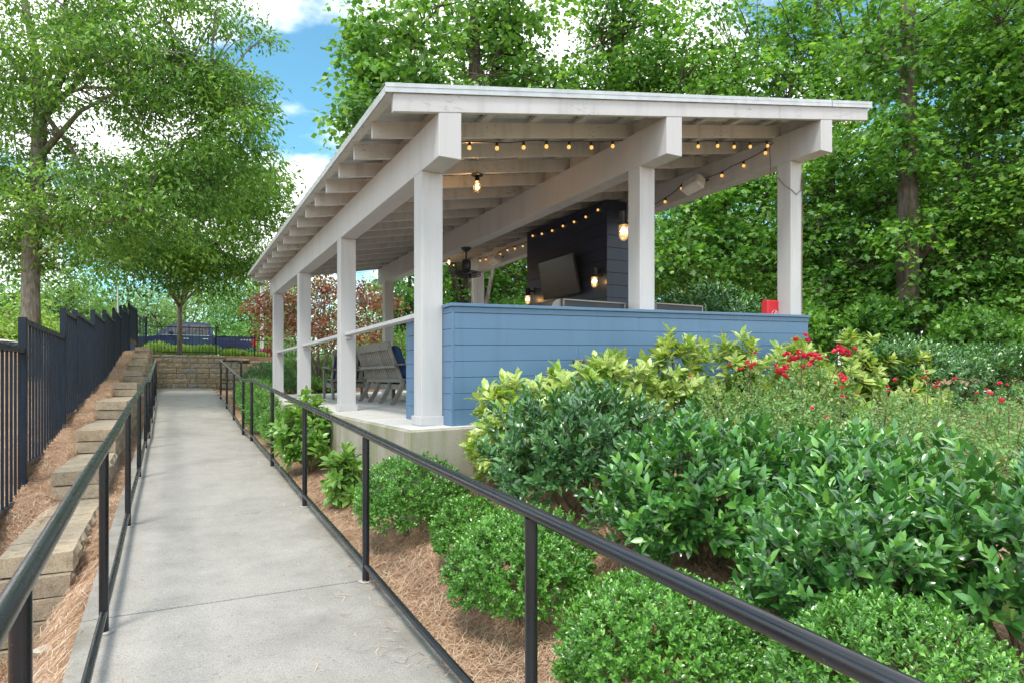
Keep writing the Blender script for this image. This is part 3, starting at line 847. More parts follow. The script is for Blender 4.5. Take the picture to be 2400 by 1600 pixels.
def sconce(loc, n, s, label):
    """jar lamp; n = direction out of the wall"""
    x, y, z = loc; g = empty('wall_lamp', loc, label, 'wall lamp', 'jar wall lamps')
    n = Vector(n); c = Vector(loc) + n * .13 * s
    b0 = Vector(loc) + n * .012 * s
    MB().lathe([(.055 * s, -.012 * s), (.055 * s, .008 * s), (.03 * s, .012 * s)], (0, 0, 0), 16, 'x' if abs(n.x) > .5 else 'y')
    q = MB(); w = .05 * s
    if abs(n.x) > .5: q.box(x + n.x * .001, x + n.x * .02, y - w, y + w, z + .02 * s, z + .15 * s, .004)
    else: q.box(x - w, x + w, y + n.y * .001, y + n.y * .02, z + .02 * s, z + .15 * s, .004)
    q.build('wall_plate', 'black_metal', g)
    MB().tube([Vector((x, y, z + .09 * s)) + n * .021, Vector((x, y, z + .09 * s)) + n * (.13 * s - .045 * s)], .016 * s, 8).build('arm', 'black_metal', g)
    MB().lathe([(.02 * s, .15 * s), (.048 * s, .14 * s), (.052 * s, .02 * s), (.058 * s, .01 * s), (.058 * s, 0)], (c.x, c.y, z), 18).build('cap', 'black_metal', g, True, auto=40)
    MB().lathe([(.048 * s, -.002), (.051 * s, -.03 * s), (.05 * s, -.10 * s), (.042 * s, -.135 * s), (.025 * s, -.155 * s), (.008 * s, -.16 * s)], (c.x, c.y, z), 18).build('glass_jar', 'amber_glass', g, True)
    MB().lathe([(.004 * s, -.01 * s), (.018 * s, -.03 * s), (.024 * s, -.055 * s), (.018 * s, -.08 * s), (.004 * s, -.09 * s)], (c.x, c.y, z), 12).build('bulb', 'filament', g, True)
    l = bpy.data.lights.new('lamp_glow', 'POINT'); l.energy = 2.6 * s; l.color = (1, .62, .28); l.shadow_soft_size = .03
    lo = bpy.data.objects.new('lamp_glow', l); link(lo, g, (c.x, c.y, z - .06 * s)); lo.visible_camera = False if False else True
sconce((5.999, 8.33, 1.60), (-1, 0, 0), 1.0, 'lit jar lamp on the dark wall right of the television')
sconce((5.999, 10.46, 1.555), (-1, 0, 0), 1.0, 'lit jar lamp on the dark wall left of the television')
sconce((4.215, 5.322, 1.62), (0, 1, 0), 1.0, 'lit jar lamp on the back of the middle front post')

def ceiling_lamp(x, y, label):
    z = zr(x); g = empty('ceiling_lamp', (x, y, z), label, 'ceiling lamp', 'caged ceiling lamps')
    MB().lathe([(.066, -.001), (.066, -.012), (.05, -.02), (.022, -.022)], (x, y, z - .008), 20).build('canopy', 'black_metal', g, True, auto=40)
    MB().lathe([(.022, -.02), (.026, -.028), (.026, -.075), (.03, -.08)], (x, y, z - .008), 14).build('socket', 'black_metal', g, True, auto=40)
    MB().lathe([(.018, -.082), (.034, -.11), (.038, -.14), (.03, -.17), (.008, -.19)], (x, y, z - .008), 14).build('bulb', 'amber_glass', g, True)
    MB().lathe([(.003, -.09), (.009, -.11), (.010, -.15), (.003, -.165)], (x, y, z - .008), 8).build('filament', 'filament', g, True)
    q = MB(); zc = z - .008
    for a in range(6):
        an = a * math.pi / 3
        q.tube([(x + .03 * math.cos(an), y + .03 * math.sin(an), zc - .08), (x + .045 * math.cos(an), y + .045 * math.sin(an), zc - .13), (x + .04 * math.cos(an), y + .04 * math.sin(an), zc - .185), (x, y, zc - .215)], .0022, 5)
    for zz, rr in ((-.13, .045), (-.185, .04)):
        q.tube([(x + rr * math.cos(a * math.pi / 8), y + rr * math.sin(a * math.pi / 8), zc + zz) for a in range(17)], .0022, 5)
    q.build('cage', 'black_metal', g)
    l = bpy.data.lights.new('lamp_glow', 'POINT'); l.energy = 3.5; l.color = (1, .6, .25); l.shadow_soft_size = .03
    link(bpy.data.objects.new('lamp_glow', l), g, (x, y, zc - .13))
yr = lambda i: YF + i * (YB - YF - .04) / (nr - 1) + .02
ceiling_lamp(3.03, yr(3), 'lit caged amber ceiling lamp near the front left post')
ceiling_lamp(5.40, yr(14), 'lit caged ceiling lamp at the far end behind the fan')

# ---------------------------------------------------------------- cage fan under the middle beam
fx, fy, fz = 4.265, 9.65, 2.146
fan = empty('ceiling_fan', (fx, fy, fz), 'black caged ceiling fan hanging from the middle beam', 'fan')
MB().lathe([(.085, -.001), (.08, -.02), (.05, -.05), (.022, -.07)], (fx, fy, fz), 18).build('canopy', 'black_metal', fan, True, auto=40)
MB().tube([(fx, fy, fz - .06), (fx, fy, fz - .20)], .014, 10).build('rod', 'black_metal', fan)
MB().lathe([(.02, -.185), (.055, -.195), (.075, -.23), (.078, -.33), (.062, -.37), (.045, -.40)], (fx, fy, fz), 18).build('motor', 'black_metal', fan, True, auto=40)
q = MB()
def ring(mb, r, z, th, n=40): mb.tube([(fx + r * math.cos(a * 2 * math.pi / n), fy + r * math.sin(a * 2 * math.pi / n), z) for a in range(n + 1)], th, 6, False)
for r, z in ((.235, -.41), (.235, -.45), (.19, -.395), (.14, -.388), (.19, -.462), (.14, -.466), (.09, -.468)): ring(q, r, fz + z, .005)
for a in range(14):
    an = a * 2 * math.pi / 14; c_, s_ = math.cos(an), math.sin(an)
    q.tube([(fx + .05 * c_, fy + .05 * s_, fz - .385), (fx + .19 * c_, fy + .19 * s_, fz - .395), (fx + .235 * c_, fy + .235 * s_, fz - .41), (fx + .235 * c_, fy + .235 * s_, fz - .45), (fx + .19 * c_, fy + .19 * s_, fz - .462), (fx + .05 * c_, fy + .05 * s_, fz - .468)], .003, 5)
q.build('cage', 'black_metal', fan)
for a in range(4):
    an = a * math.pi / 2 + .4
    m4 = Matrix.Translation((fx, fy, fz - .43)) @ Matrix.Rotation(an, 4, 'Z') @ Matrix.Rotation(.35, 4, 'X')
    MB().box(.03, .21, -.05, .05, -.003, .003, .002, lambda p: tuple(m4 @ Vector(p))).build('blade', 'black_metal', fan)

# ---------------------------------------------------------------- speakers on the right beam
def speaker(y, z, label):
    x = 6.385
    g = empty('speaker', (x, y, z), label, 'speaker', 'speakers on the right beam')
    m4 = Matrix.Translation((x - .15, y, z)) @ Matrix.Rotation(math.radians(28), 4, 'Y') @ Matrix.Rotation(math.radians(-12), 4, 'X')
    f = lambda p: tuple(m4 @ Vector(p))
    MB().box(-.075, .075, -.15, .15, -.085, .085, .022, f).build('cabinet', 'white_plastic', g)
    MB().box(-.079, -.0755, -.13, .13, -.068, .068, .0015, f).build('grille', 'piping_white', g)
    q = MB(); q.tube([(x - .1, y - .12, z + .03), (x, y - .12, z + .06)], .012, 8); q.tube([(x - .1, y + .12, z + .03), (x, y + .12, z + .06)], .012, 8)
    q.build('bracket', 'black_metal', g)
speaker(6.55, 2.62, 'white speaker on the right beam near the front')
speaker(12.55, 2.60, 'white speaker on the right beam beyond the media wall')

# ---------------------------------------------------------------- string lights
sock_me, _ = MB().lathe([(.010, .03), (.014, .02), (.014, 0), (.012, -.004)], (0, 0, 0), 8).mesh('socket', 'black_metal', True, False)
glob_me, _ = MB().lathe([(.008, 0), (.015, -.008), (.019, -.021), (.017, -.033), (.008, -.040)], (0, 0, 0), 12).mesh('bulb', 'bulb_amber', True, False)
def string(pts, spacing, label, sag=.025, off=.1):
    g = empty('string_lights', pts[0], label, 'string lights', 'string lights of the pavilion')
    pts = [Vector(p) for p in pts]
    cord, acc, bulbs = [], off, []
    for a, b in zip(pts[:-1], pts[1:]):
        d = (b - a).length; n = max(2, int(d / .08))
        for i in range(n):
            t_ = i / n
            cord.append(a.lerp(b, t_) - Vector((0, 0, sag * math.sin(t_ * math.pi) * min(1, d) + .006 * math.sin(t_ * n * .9))))
        s_ = acc
        while s_ < d:
            t_ = s_ / d
            bulbs.append(a.lerp(b, t_) - Vector((0, 0, sag * math.sin(t_ * math.pi) * min(1, d) + .03 + R.uniform(0, .006))))
            s_ += spacing * R.uniform(.92, 1.08)
        acc = s_ - d
    cord.append(pts[-1])
    MB().tube(cord, .0045, 5).build('cord', 'black_metal', g)
    for b in bulbs:
        o = place('bulb', glob_me, g, b, (R.uniform(-.2, .2), R.uniform(-.2, .2), 0))
        place('socket', sock_me, o, b)
yq = yr(1) + .03
string([(2.09, yq, zr(2.09) - .015), (3.2, yq, zr(3.2) - .015), (4.15, yq, zr(4.15) - .015)], .275, 'string of amber bulbs under the first rafter, left half', .012, .06)
string([(4.40, yq, zr(4.40) - .02), (5.4, yq, zr(5.4) - .02), (6.37, yq, zr(6.3) - .02)], .275, 'string of amber bulbs under the first rafter, right half', .012, .25)
string([(6.372, 5.36, 2.83), (6.372, 6.0, 2.74), (6.372, 6.9, 2.76), (6.372, 7.4, 2.62), (6.372, 8.15, 2.66)], .36, 'string of amber bulbs along the right beam near the front', .05, .12)
string([(5.985, 8.2, 2.76), (5.985, 9.4, 2.70), (5.985, 10.7, 2.76)], .36, 'string of amber bulbs across the top of the dark wall', .03, .2)
string([(6.372, 10.75, 2.84), (6.372, 12.2, 2.82), (6.372, 13.8, 2.84)], .34, 'string of amber bulbs on the right beam beyond the dark wall', .05, .1)
yq = YB - .06
string([(2.08, yq, zr(2.08) - .02), (3.1, yq, zr(3.1) - .02), (4.15, yq, zr(4.15) - .02)], .42, 'string of amber bulbs under the last rafter, left half', .01, .3)
string([(4.4, yq, zr(4.4) - .02), (5.4, yq, zr(5.4) - .02), (6.36, yq, zr(6.36) - .02)], .42, 'string of amber bulbs under the last rafter, right half', .01, .3)
# loose cable at the right front post
cb = MB()
cb.tube([(6.37, 5.42, 2.82), (6.372, 5.40, 2.62), (6.375, 5.41, 2.47), (6.38, 5.40, 2.44)], .004, 5)
cb.tube([(6.383, 5.3, 2.40), (6.36, 5.2, 2.28), (6.40, 5.118, 2.20), (6.47, 5.115, 2.16), (6.55, 5.118, 2.22), (6.575, 5.12, 2.40)], .0045, 5)
cb.tube([(6.575, 5.121, 2.42), (6.582, 5.12, 2.0), (6.572, 5.121, 1.3), (6.577, 5.12, .74)], .006, 6)
tag(cb.build('cable', 'stem_brown'), 'thin brown cable looping down the right front post', 'cable')

# ---------------------------------------------------------------- red box by the right post
rb = empty('red_box', (6.24, 5.4, .74), 'red box with white emblem on the bar beside the right post', 'box')
zb = BT + SLX * (6.24 - 2.05)
MB().box(6.205, 6.40, 5.30, 5.40, zb - .14, zb + .21, .012).build('body', 'red_paint', rb)
q = MB()
def arc(cx, cz, r0, r1, a0, a1, n=10):
    vs = []
    for i in range(n + 1):
        a = math.radians(a0 + (a1 - a0) * i / n)
        vs += [(cx + r0 * math.cos(a), 5.2975, cz + r0 * math.sin(a)), (cx + r1 * math.cos(a), 5.2975, cz + r1 * math.sin(a))]
    q.add(vs, [(2 * i, 2 * i + 1, 2 * i + 3, 2 * i + 2) for i in range(n)])
ex, ez = 6.325, zb + .035
arc(ex, ez, .050, .058, 20, 200); arc(ex + .012, ez, .018, .028, -60, 250); arc(ex - .01, ez + .02, .028, .040, 30, 120); arc(ex - .03, ez - .03, .0, .016, 0, 360)
q.build('emblem', 'piping_white', rb)

# ---------------------------------------------------------------- slatted loveseat, chair, coffee table
def lounge(name, label, bays, bw, loc, rotz, group='slatted lounge seats'):
    """built facing +X, rear legs on x=0, width along +Y; origin on the floor at the near rear corner"""
    g = bpy.data.objects.new(name, None); link(g, None, (0, 0, 0)); tag(g, label, 'seat', group)
    W = bays * bw
    foot, knee, head = Vector((0, 0, 0)), Vector((.16, 0, .31)), Vector((-.05, 0, .90))
    for i in range(bays + 1):
        y = i * W / bays
        leg = [Vector((0, y, 0)), Vector((.09, y, .14)), Vector((.15, y, .26)), Vector((.165, y, .34))]
        q = MB()
        for a, b in zip(leg[:-1], leg[1:]):
            d = (b - a).normalized(); nrm = Vector((-d.z, 0, d.x)) * .032
            q.add([a - nrm + Vector((0, s_, 0)) for s_ in (-.02, .02)] + [a + nrm + Vector((0, s_, 0)) for s_ in (.02, -.02)] + [b - nrm + Vector((0, s_, 0)) for s_ in (-.02, .02)] + [b + nrm + Vector((0, s_, 0)) for s_ in (.02, -.02)],
                  [(0, 3, 2, 1), (4, 5, 6, 7), (0, 1, 5, 4), (1, 2, 6, 5), (2, 3, 7, 6), (3, 0, 4, 7)])
        q.build('leg', 'grey_teak', g, recalc=True)
        st = MB(); a, b = Vector((.165, y, .33)), Vector((-.045, y, .86))
        st.tube([a, b], .024, 4)
        st.build('back_stile', 'grey_teak', g)
    lean = (head - knee).normalized()
    for i in range(bays):
        for j in range(5):
            y = (i + (j + .9) / 5.8) * W / bays
            a = Vector((.158, y, .35)); b = Vector((-.035, y, .84))
            n_ = Vector((lean.z, 0, -lean.x)) * .007
            MB().add([a - n_ + Vector((0, -.038, 0)), a - n_ + Vector((0, .038, 0)), a + n_ + Vector((0, .038, 0)), a + n_ + Vector((0, -.038, 0)),
                      b - n_ + Vector((0, -.038, 0)), b - n_ + Vector((0, .038, 0)), b + n_ + Vector((0, .038, 0)), b + n_ + Vector((0, -.038, 0))],
                     [(0, 3, 2, 1), (4, 5, 6, 7), (0, 1, 5, 4), (1, 2, 6, 5), (2, 3, 7, 6), (3, 0, 4, 7)]).build('back_slat', 'grey_teak', g)
    # curved crest rail, bottom rail, arm-level rail
    n = 9
    vs = []
    for i in range(n + 1):
        y = -.03 + (W + .06) * i / n; bow = .03 * math.sin(math.pi * i / n)
        vs += [(-.033 - bow, y, .80), (-.062 - bow, y, .905 + bow * .4), (-.035 - bow, y, .915 + bow * .4), (-.008 - bow, y, .81)]
    fs = [(4 * i + a, 4 * i + (a + 1) % 4, 4 * i + 4 + (a + 1) % 4, 4 * i + 4 + a) for i in range(n) for a in range(4)] + [(0, 1, 2, 3), (4 * n + 3, 4 * n + 2, 4 * n + 1, 4 * n)]
    MB().add(vs, fs).build('crest_rail', 'grey_teak', g, recalc=True)
    MB().box(.13, .185, -.03, W + .03, .325, .385, .005).build('rear_rail', 'grey_teak', g)
    MB().box(.015, .05, -.06, W + .06, .535, .58, .006).build('arm_rail', 'grey_teak', g)
    for y in (-.05, W + .05):
        MB().box(.0, .66, y - .035, y + .035, .565, .592, .006, lambda p: (p[0], p[1], p[2] + .06 * p[0])).build('armrest', 'grey_teak', g)
        MB().box(.58, .635, y - .022, y + .022, 0.001, .60, .004).build('front_leg', 'grey_teak', g)
    MB().box(.17, .64, -.02, W + .02, .22, .30, .005).build('seat_frame', 'grey_teak', g)
    for i in range(bays):
        ya, yb = i * W / bays + .012, (i + 1) * W / bays - .012
        o = MB().box(.19, .66, ya, yb, .305, .42, .04).build('seat_cushion', 'cushion', g, True, auto=60)
        MB().tube([(.195, ya, .37), (.655, ya, .37), (.655, yb, .37), (.195, yb, .37)], .006, 5).build('piping', 'piping_white', o)
        MB().box(-.06, .06, ya, yb, .0, .46, .045, lambda p: (p[0] + .24 - .36 * p[2], p[1], p[2] + .40)).build('back_cushion', 'cushion', g, True, auto=60)
    g.location = loc; WL[g.name] = Vector(loc); g.rotation_euler = (0, 0, rotz)
    return g
zf = zS(2.85) + .007
lounge('loveseat', 'weathered slat-back loveseat with blue cushions beside the second left post', 3, .60, (2.84, 9.08, zf), 0)
lounge('lounge_chair', 'weathered slat-back lounge chair farther off behind the loveseat', 1, .64, (3.36, 12.3, zf), math.pi / 2)
ct = empty('coffee_table', (3.9, 9.9, zS(3.9)), 'low weathered slatted table in front of the loveseat', 'table')
zt = zS(3.9) + .008
for i in range(7):
    MB().box(3.82 + i * .085, 3.895 + i * .085, 9.5, 10.7, zt + .30, zt + .325, .003).build('top_slat', 'grey_teak', ct)
MB().box(3.86, 4.36, 9.56, 10.64, zt + .23, zt + .298, .004).build('apron', 'grey_teak', ct)
for x in (3.85, 4.33):
    for y in (9.54, 10.6): MB().box(x, x + .05, y, y + .05, zt, zt + .229, .003).build('leg', 'grey_teak', ct)

# ================================================================ vehicles
def wheel(root, x, y, z, r=.38, w=.24, s=1):
    o = MB().lathe([(r * .62, -w / 2), (r * .95, -w / 2), (r, -w * .3), (r, w * .3), (r * .95, w / 2), (r * .62, w / 2)], (x, y, z), 24, 'y').build('wheel', 'rubber', root, True, auto=40)
    MB().lathe([(r * .60, -w * .45), (r * .3, -w * .40), (r * .05, -w * .42)], (x, y, z), 20, 'y').build('rim', 'alloy', o, True, auto=30)
def shell(poly, y0, y1, tuck, zt0, zt1):
    """side outline swept across the car's width, upper part tucked in"""
    q = MB(); n = len(poly); vs = []
    for s_, y in ((0, y0), (1, y1)):
        for (x, z) in poly:
            f = max(0, min(1, (z - zt0) / (zt1 - zt0)))
            vs.append((x, y + (tuck * f if s_ == 0 else -tuck * f), z))
    fs = [(i, (i + 1) % n, (i + 1) % n + n, i + n) for i in range(n)] + [tuple(range(n))[::-1], tuple(range(n, 2 * n))]
    return q.add(vs, fs)
tx, ty, tz = -2.05, 34.6, .86                       # pickup, nose towards -X
trk = empty('pickup_truck', (tx + 3, ty + 1, tz), 'dark navy pickup truck parked behind the far fence', 'truck')
T = lambda pts: [(tx + a, tz + b) for a, b in pts]
shell(T([(.0, .45), (.02, .95), (.12, 1.10), (1.35, 1.19), (1.52, 1.22), (3.98, 1.24), (3.98, .42), (3.5, .40), (1.5, .40), (.3, .40)]), ty, ty + 2.0, .03, .9, 1.3).build('body', 'car_navy', trk, recalc=True)
shell(T([(1.40, 1.20), (2.10, 1.76), (2.30, 1.86), (2.6, 1.92), (3.5, 1.92), (3.75, 1.86), (3.84, 1.72), (3.93, 1.245)]), ty + .04, ty + 1.96, .17, 1.2 + tz, 1.95 + tz).build('cab', 'car_navy', trk, recalc=True)
MB().box(tx + 3.99, tx + 5.88, ty + .015, ty + 1.985, tz + .55, tz + 1.25, .03).build('bed', 'car_navy', trk)
MB().box(tx + 4.0, tx + 5.86, ty + .02, ty + 1.98, tz + 1.251, tz + 1.275, .008).build('bed_rail', 'black_metal', trk)
def sidewin(pts, name='window', mat='glass_dark', e=.006):
    q = []
    for a, b in pts:
        f = (b - 1.2) / .75 * .17
        q.append((tx + a, ty + .04 + f - e, tz + b))
    MB().add(q + [(x, y + .004, z) for x, y, z in q], [tuple(range(len(q)))[::-1]] + [tuple(range(len(q), 2 * len(q)))]).build(name, mat, trk)
sidewin([(1.78, 1.30), (2.18, 1.68), (2.36, 1.78), (2.80, 1.80), (2.80, 1.30)])
sidewin([(2.90, 1.30), (2.90, 1.80), (3.55, 1.79), (3.66, 1.68), (3.70, 1.30)])
MB().box(tx + 1.7, tx + 3.74, ty + .018, ty + .034, tz + 1.262, tz + 1.285, .003).build('window_trim', 'car_trim', trk)
for x in (2.62, 3.45): MB().box(tx + x, tx + x + .24, ty - .022, ty - .002, tz + 1.10, tz + 1.13, .004).build('door_handle', 'car_trim', trk)
for x in (1.62, 2.86, 3.94): MB().box(tx + x, tx + x + .012, ty - .0025, ty - .0005, tz + .50, tz + 1.22, .0005).build('door_gap', 'black_metal', trk)
MB().box(tx + 2.0, tx + 2.2, ty - .16, ty - .02, tz + 1.28, tz + 1.45, .03).build('mirror', 'car_navy', trk)
MB().box(tx + 5.72, tx + 5.895, ty + .002, ty + .10, tz + .82, tz + 1.17, .012).build('tail_light', 'tail_red', trk)
MB().box(tx + 5.72, tx + 5.895, ty + 1.90, ty + 1.998, tz + .82, tz + 1.17, .012).build('tail_light', 'tail_red', trk)
MB().box(tx + 5.84, tx + 6.02, ty + .05, ty + 1.95, tz + .50, tz + .70, .03).build('bumper', 'car_trim', trk)
MB().box(tx + .0, tx + .2, ty + .1, ty + 1.9, tz + .55, tz + .9, .03).build('grille', 'car_trim', trk)
q = MB()
for i in range(4):
    a = tx + 5.16 + i * .13
    q.box(a, a + .03, ty + .011, ty + .0145, tz + 1.08, tz + 1.15, .001); q.box(a, a + .09, ty + .0105, ty + .0142, tz + 1.13, tz + 1.15, .001); q.box(a, a + .075, ty + .0107, ty + .0143, tz + 1.105, tz + 1.12, .001)
q.build('badge', 'car_trim', trk)
for x in (.98, 4.72):
    MB().lathe([(.46, -.01), (.46, .015)], (tx + x, ty + .002, tz + .42), 26, 'y').build('wheel_arch', 'black_metal', trk)
    for y in (ty + .10, ty + 1.9): wheel(trk, tx + x, y, tz + .40, .40)

cx, cy, cz = -7.2, 23.0, -.28
car = empty('white_car', (cx + 2, cy + 1, cz), 'roof of a white car just above the fence at the left edge', 'car')
Tc = lambda pts: [(cx + a, cz + b) for a, b in pts]
shell(Tc([(.0, .4), (.05, .72), (.25, .84), (1.2, .95), (3.4, .98), (4.2, .96), (4.45, .85), (4.5, .45), (4.2, .3), (.3, .3)]), cy, cy + 1.8, .06, cz + .7, cz + 1.0).build('body', 'white_car', car, recalc=True)
shell(Tc([(1.15, .95), (1.85, 1.36), (2.2, 1.43), (3.0, 1.43), (3.4, 1.36), (4.0, .965)]), cy + .08, cy + 1.72, .2, cz + .95, cz + 1.45).build('cabin', 'glass_dark', car, recalc=True)
shell(Tc([(1.80, 1.36), (2.2, 1.45), (3.0, 1.45), (3.45, 1.36), (3.0, 1.40), (2.2, 1.40)]), cy + .24, cy + 1.56, .0, cz + 1, cz + 1.5).build('roof', 'white_car', car, recalc=True)
for x in (.85, 3.6):
    for y in (cy + .1, cy + 1.7): wheel(car, cx + x, y, cz + .31, .31, .2)

q = P(614, 720, 29)
lp = empty('light_pole', (q.x, q.y, .6), 'pale square light pole behind the far fence left of the red maple', 'pole')
MB().box(q.x - .07, q.x + .07, q.y - .07, q.y + .07, .5, 4.3, .01).build('shaft', 'white_plastic', lp)
MB().box(q.x - .16, q.x + .16, q.y - .30, q.y + .14, 4.301, 4.42, .02).build('lamp_head', 'grey_post_paint', lp)
# ================================================================ vegetation
def unit(a): return a / np.maximum(1e-9, np.linalg.norm(a, axis=-1, keepdims=True))
T_RH = (np.array([(0, 0, 0), (.5, .5, .07), (1, 0, -.06), (.5, -.5, .07)]), np.array([(0, 2, 1), (0, 3, 2)]))
T_OV = (np.array([(0, 0, 0), (.3, .44, .055), (.3, 0, .0), (.3, -.44, .055), (.68, .40, .02), (.68, 0, -.035), (.68, -.40, .02), (1, 0, -.13)]),
        np.array([(0, 2, 1), (0, 3, 2), (1, 2, 5), (1, 5, 4), (2, 3, 6), (2, 6, 5), (4, 5, 7), (5, 6, 7)]))
T_MA = (np.array([(.36, 0, .0), (0, 0, 0), (.10, .36, -.02), (.30, .24, .02), (.52, .52, -.05), (.62, .2, .02), (1, 0, -.10), (.62, -.2, .02), (.52, -.52, -.05), (.30, -.24, .02), (.10, -.36, -.02)]),
        np.array([(0, i, i + 1) for i in range(1, 10)] + [(0, 10, 1)])[:, ::-1])
T_TU = (np.array([(.4, 0, 0), (0, 0, 0), (.12, .42, .0), (.5, .36, .02), (.78, .46, -.03), (.82, 0, -.04), (.78, -.46, -.03), (.5, -.36, .02), (.12, -.42, .0)]),
        np.array([(0, i, i + 1) for i in range(1, 8)] + [(0, 8, 1)])[:, ::-1])
def frame(D, Nn):
    D = unit(D); S = unit(np.cross(Nn, D)); return D, S, np.cross(D, S)
def leafgeo(Pp, D, Nn, Lh, Wd, T):
    D, S, N_ = frame(D, Nn)
    tv, tf_ = T
    Lh = np.asarray(Lh)[:, None, None]; Wd = np.asarray(Wd)[:, None, None]
    V = Pp[:, None] + D[:, None] * Lh * tv[None, :, :1] + S[:, None] * Wd * tv[None, :, 1:2] + N_[:, None] * Lh * tv[None, :, 2:3]
    n = len(Pp)
    Fc = (np.arange(n) * len(tv))[:, None, None] + tf_[None]
    return V.reshape(-1, 3), Fc.reshape(-1, 3)
LEAFME = {}
def leaf_data(T, mat, key):
    if (key, mat) not in LEAFME: LEAFME[key, mat] = npmesh('leaf', T[0], T[1], mat, True)
    return LEAFME[key, mat]
def foliage(root, Pp, D, Nn, Lh, Wd, T, mat, nobj=0, key='ov', name='foliage', minz=None):
    """merged foliage, plus the leaves that show largest as objects of their own"""
    sel = np.zeros(len(Pp), bool)
    if nobj:
        # nearest to the viewer's side of the plant = the ones that show
        c = Pp.mean(0); vdir = unit(-c[None])[0]
        score = (Pp - c) @ vdir + .8 * (Pp[:, 2] - c[2]) + rng.normal(0, .04, len(Pp))
        sel[np.argsort(-score)[:nobj]] = True
        Dn, Sn, Nm = frame(D[sel], Nn[sel])
        me = leaf_data(T, mat, key)
        for p, d, s_, n_, l_, w_ in zip(Pp[sel], Dn, Sn, Nm, Lh[sel], Wd[sel]):
            o = place('leaf', me, root, p)
            o.rotation_euler = Matrix(((d[0], s_[0], n_[0]), (d[1], s_[1], n_[1]), (d[2], s_[2], n_[2]))).to_euler()
            o.scale = (l_, w_, l_)
    k = ~sel
    V, Fc = leafgeo(Pp[k], D[k], Nn[k], Lh[k], Wd[k], T)
    o = place(name, npmesh(name, V - np.array(WL[root.name]), Fc, mat, len(T[0]) > 4), root, WL[root.name])
    o['kind'] = 'stuff'
    return o
def shoots(pos, sd, slen, nleaf, Lm, ratio, ang, jit=.25):
    """leaves set in a spiral along shoots ending at pos"""
    m = len(pos)
    ax = unit(np.cross(sd, rng.normal(size=(m, 3)))); ay = np.cross(sd, ax)
    t_ = np.linspace(.12, 1, nleaf)[None, :] + rng.uniform(-.06, .06, (m, nleaf))
    az = (np.arange(nleaf) * 2.4)[None] + rng.uniform(0, 6.28, (m, 1)) + rng.normal(0, .3, (m, nleaf))
    rad = ax[:, None] * np.cos(az)[..., None] + ay[:, None] * np.sin(az)[..., None]
    al = np.radians(ang) * (1.15 - .65 * t_) * rng.uniform(.8, 1.2, (m, nleaf))
    D = sd[:, None] * np.cos(al)[..., None] + rad * np.sin(al)[..., None]
    Nn = sd[:, None] * np.sin(al)[..., None] - rad * np.cos(al)[..., None] + rng.normal(0, jit, (m, nleaf, 3)) + np.array([0, 0, .35])
    Pp = pos[:, None] - sd[:, None] * (slen[:, None] * (1 - t_))[..., None]
    Lh = Lm * rng.uniform(.7, 1.15, (m, nleaf)) * (1.05 - .25 * t_)
    f = lambda a: a.reshape(-1, a.shape[-1]) if a.ndim == 3 else a.ravel()
    return f(Pp), f(D), f(Nn), f(Lh), f(Lh) * ratio
def blob(n, ctr, rad, seed=0, boxy=1.0, shell=.75, zmin=-.55, lump=.13):
    q = np.random.default_rng(seed)
    d = unit(q.normal(size=(n * 3, 3))); d = d[d[:, 2] > zmin][:n]
    if boxy != 1: d = np.sign(d) * np.abs(d) ** boxy
    th, ph = np.arctan2(d[:, 1], d[:, 0]), np.arcsin(np.clip(d[:, 2], -1, 1))
    a = q.uniform(0, 6.28, 6)
    f = 1 + lump * np.sin(3 * th + a[0]) * np.cos(2 * ph + a[1]) + lump * .7 * np.sin(5 * th + 3 * ph + a[2]) + lump * .5 * np.sin(9 * th - 5 * ph + a[3])
    s_ = np.where(q.random(len(d)) < shell, q.uniform(.88, 1.04, len(d)), q.uniform(.45, .9, len(d)))
    return np.array(ctr) + d * np.array(rad) * (f * s_)[:, None], d
def shrub(name, label, x, y, rx, ry, h, mat, Lm, ratio, nshoot, nleaf, slen, T=T_OV, key='ov', ang=58, up=.55, group=None, nobj=0,
          cat='shrub', boxy=1.0, seed=None, stems=7, ztop=None, shell=.75, lump=.13, zb=None, jit=.25, rz=None):
    seed = seed if seed is not None else R.randrange(9999)
    zb = float(zG(x, y)) if zb is None else zb
    if ztop is not None: h = ztop - zb
    root = empty(name, (x, y, zb), label, cat, group)
    c = (x, y, zb + h * .48)
    pos, d = blob(nshoot, c, (rx, ry, h * .52), seed, boxy, shell, lump=lump)
    pos[:, 2] = np.maximum(pos[:, 2], zb + .03)
    sd = unit(d / np.array((rx, ry, h * .52)) * min(rx, h) + np.array([0, 0, up]) + rng.normal(0, .32, d.shape))
    sl = slen * rng.uniform(.7, 1.3, len(pos))
    Pp, D, Nn, Lh, Wd = shoots(pos, sd, sl, nleaf, Lm, ratio, ang, jit)
    foliage(root, Pp, D, Nn, Lh, Wd, T, mat, nobj, key)
    q = MB(); qr = random.Random(seed)
    for i in range(stems):
        p = pos[qr.randrange(len(pos))]; b = Vector((x + qr.uniform(-.12, .12) * rx, y + qr.uniform(-.12, .12) * ry, zb - .03)); e = Vector(p)
        mid = b.lerp(e, .5) + Vector((0, 0, .12 * h))
        q.tube([b, mid, e], [.011, .008, .003], 5)
    # fine twigs carrying the shoots
    for i in qr.sample(range(len(pos)), min(len(pos), 70)):
        p = Vector(pos[i]); s_ = Vector(sd[i]) * float(sl[i])
        q.tube([p - s_ * 1.5, p - s_ * .6, p], [.0035, .0028, .0015], 4, False)
    q.build('stems', 'stem_brown', root)['kind'] = 'stuff'
    return root, pos

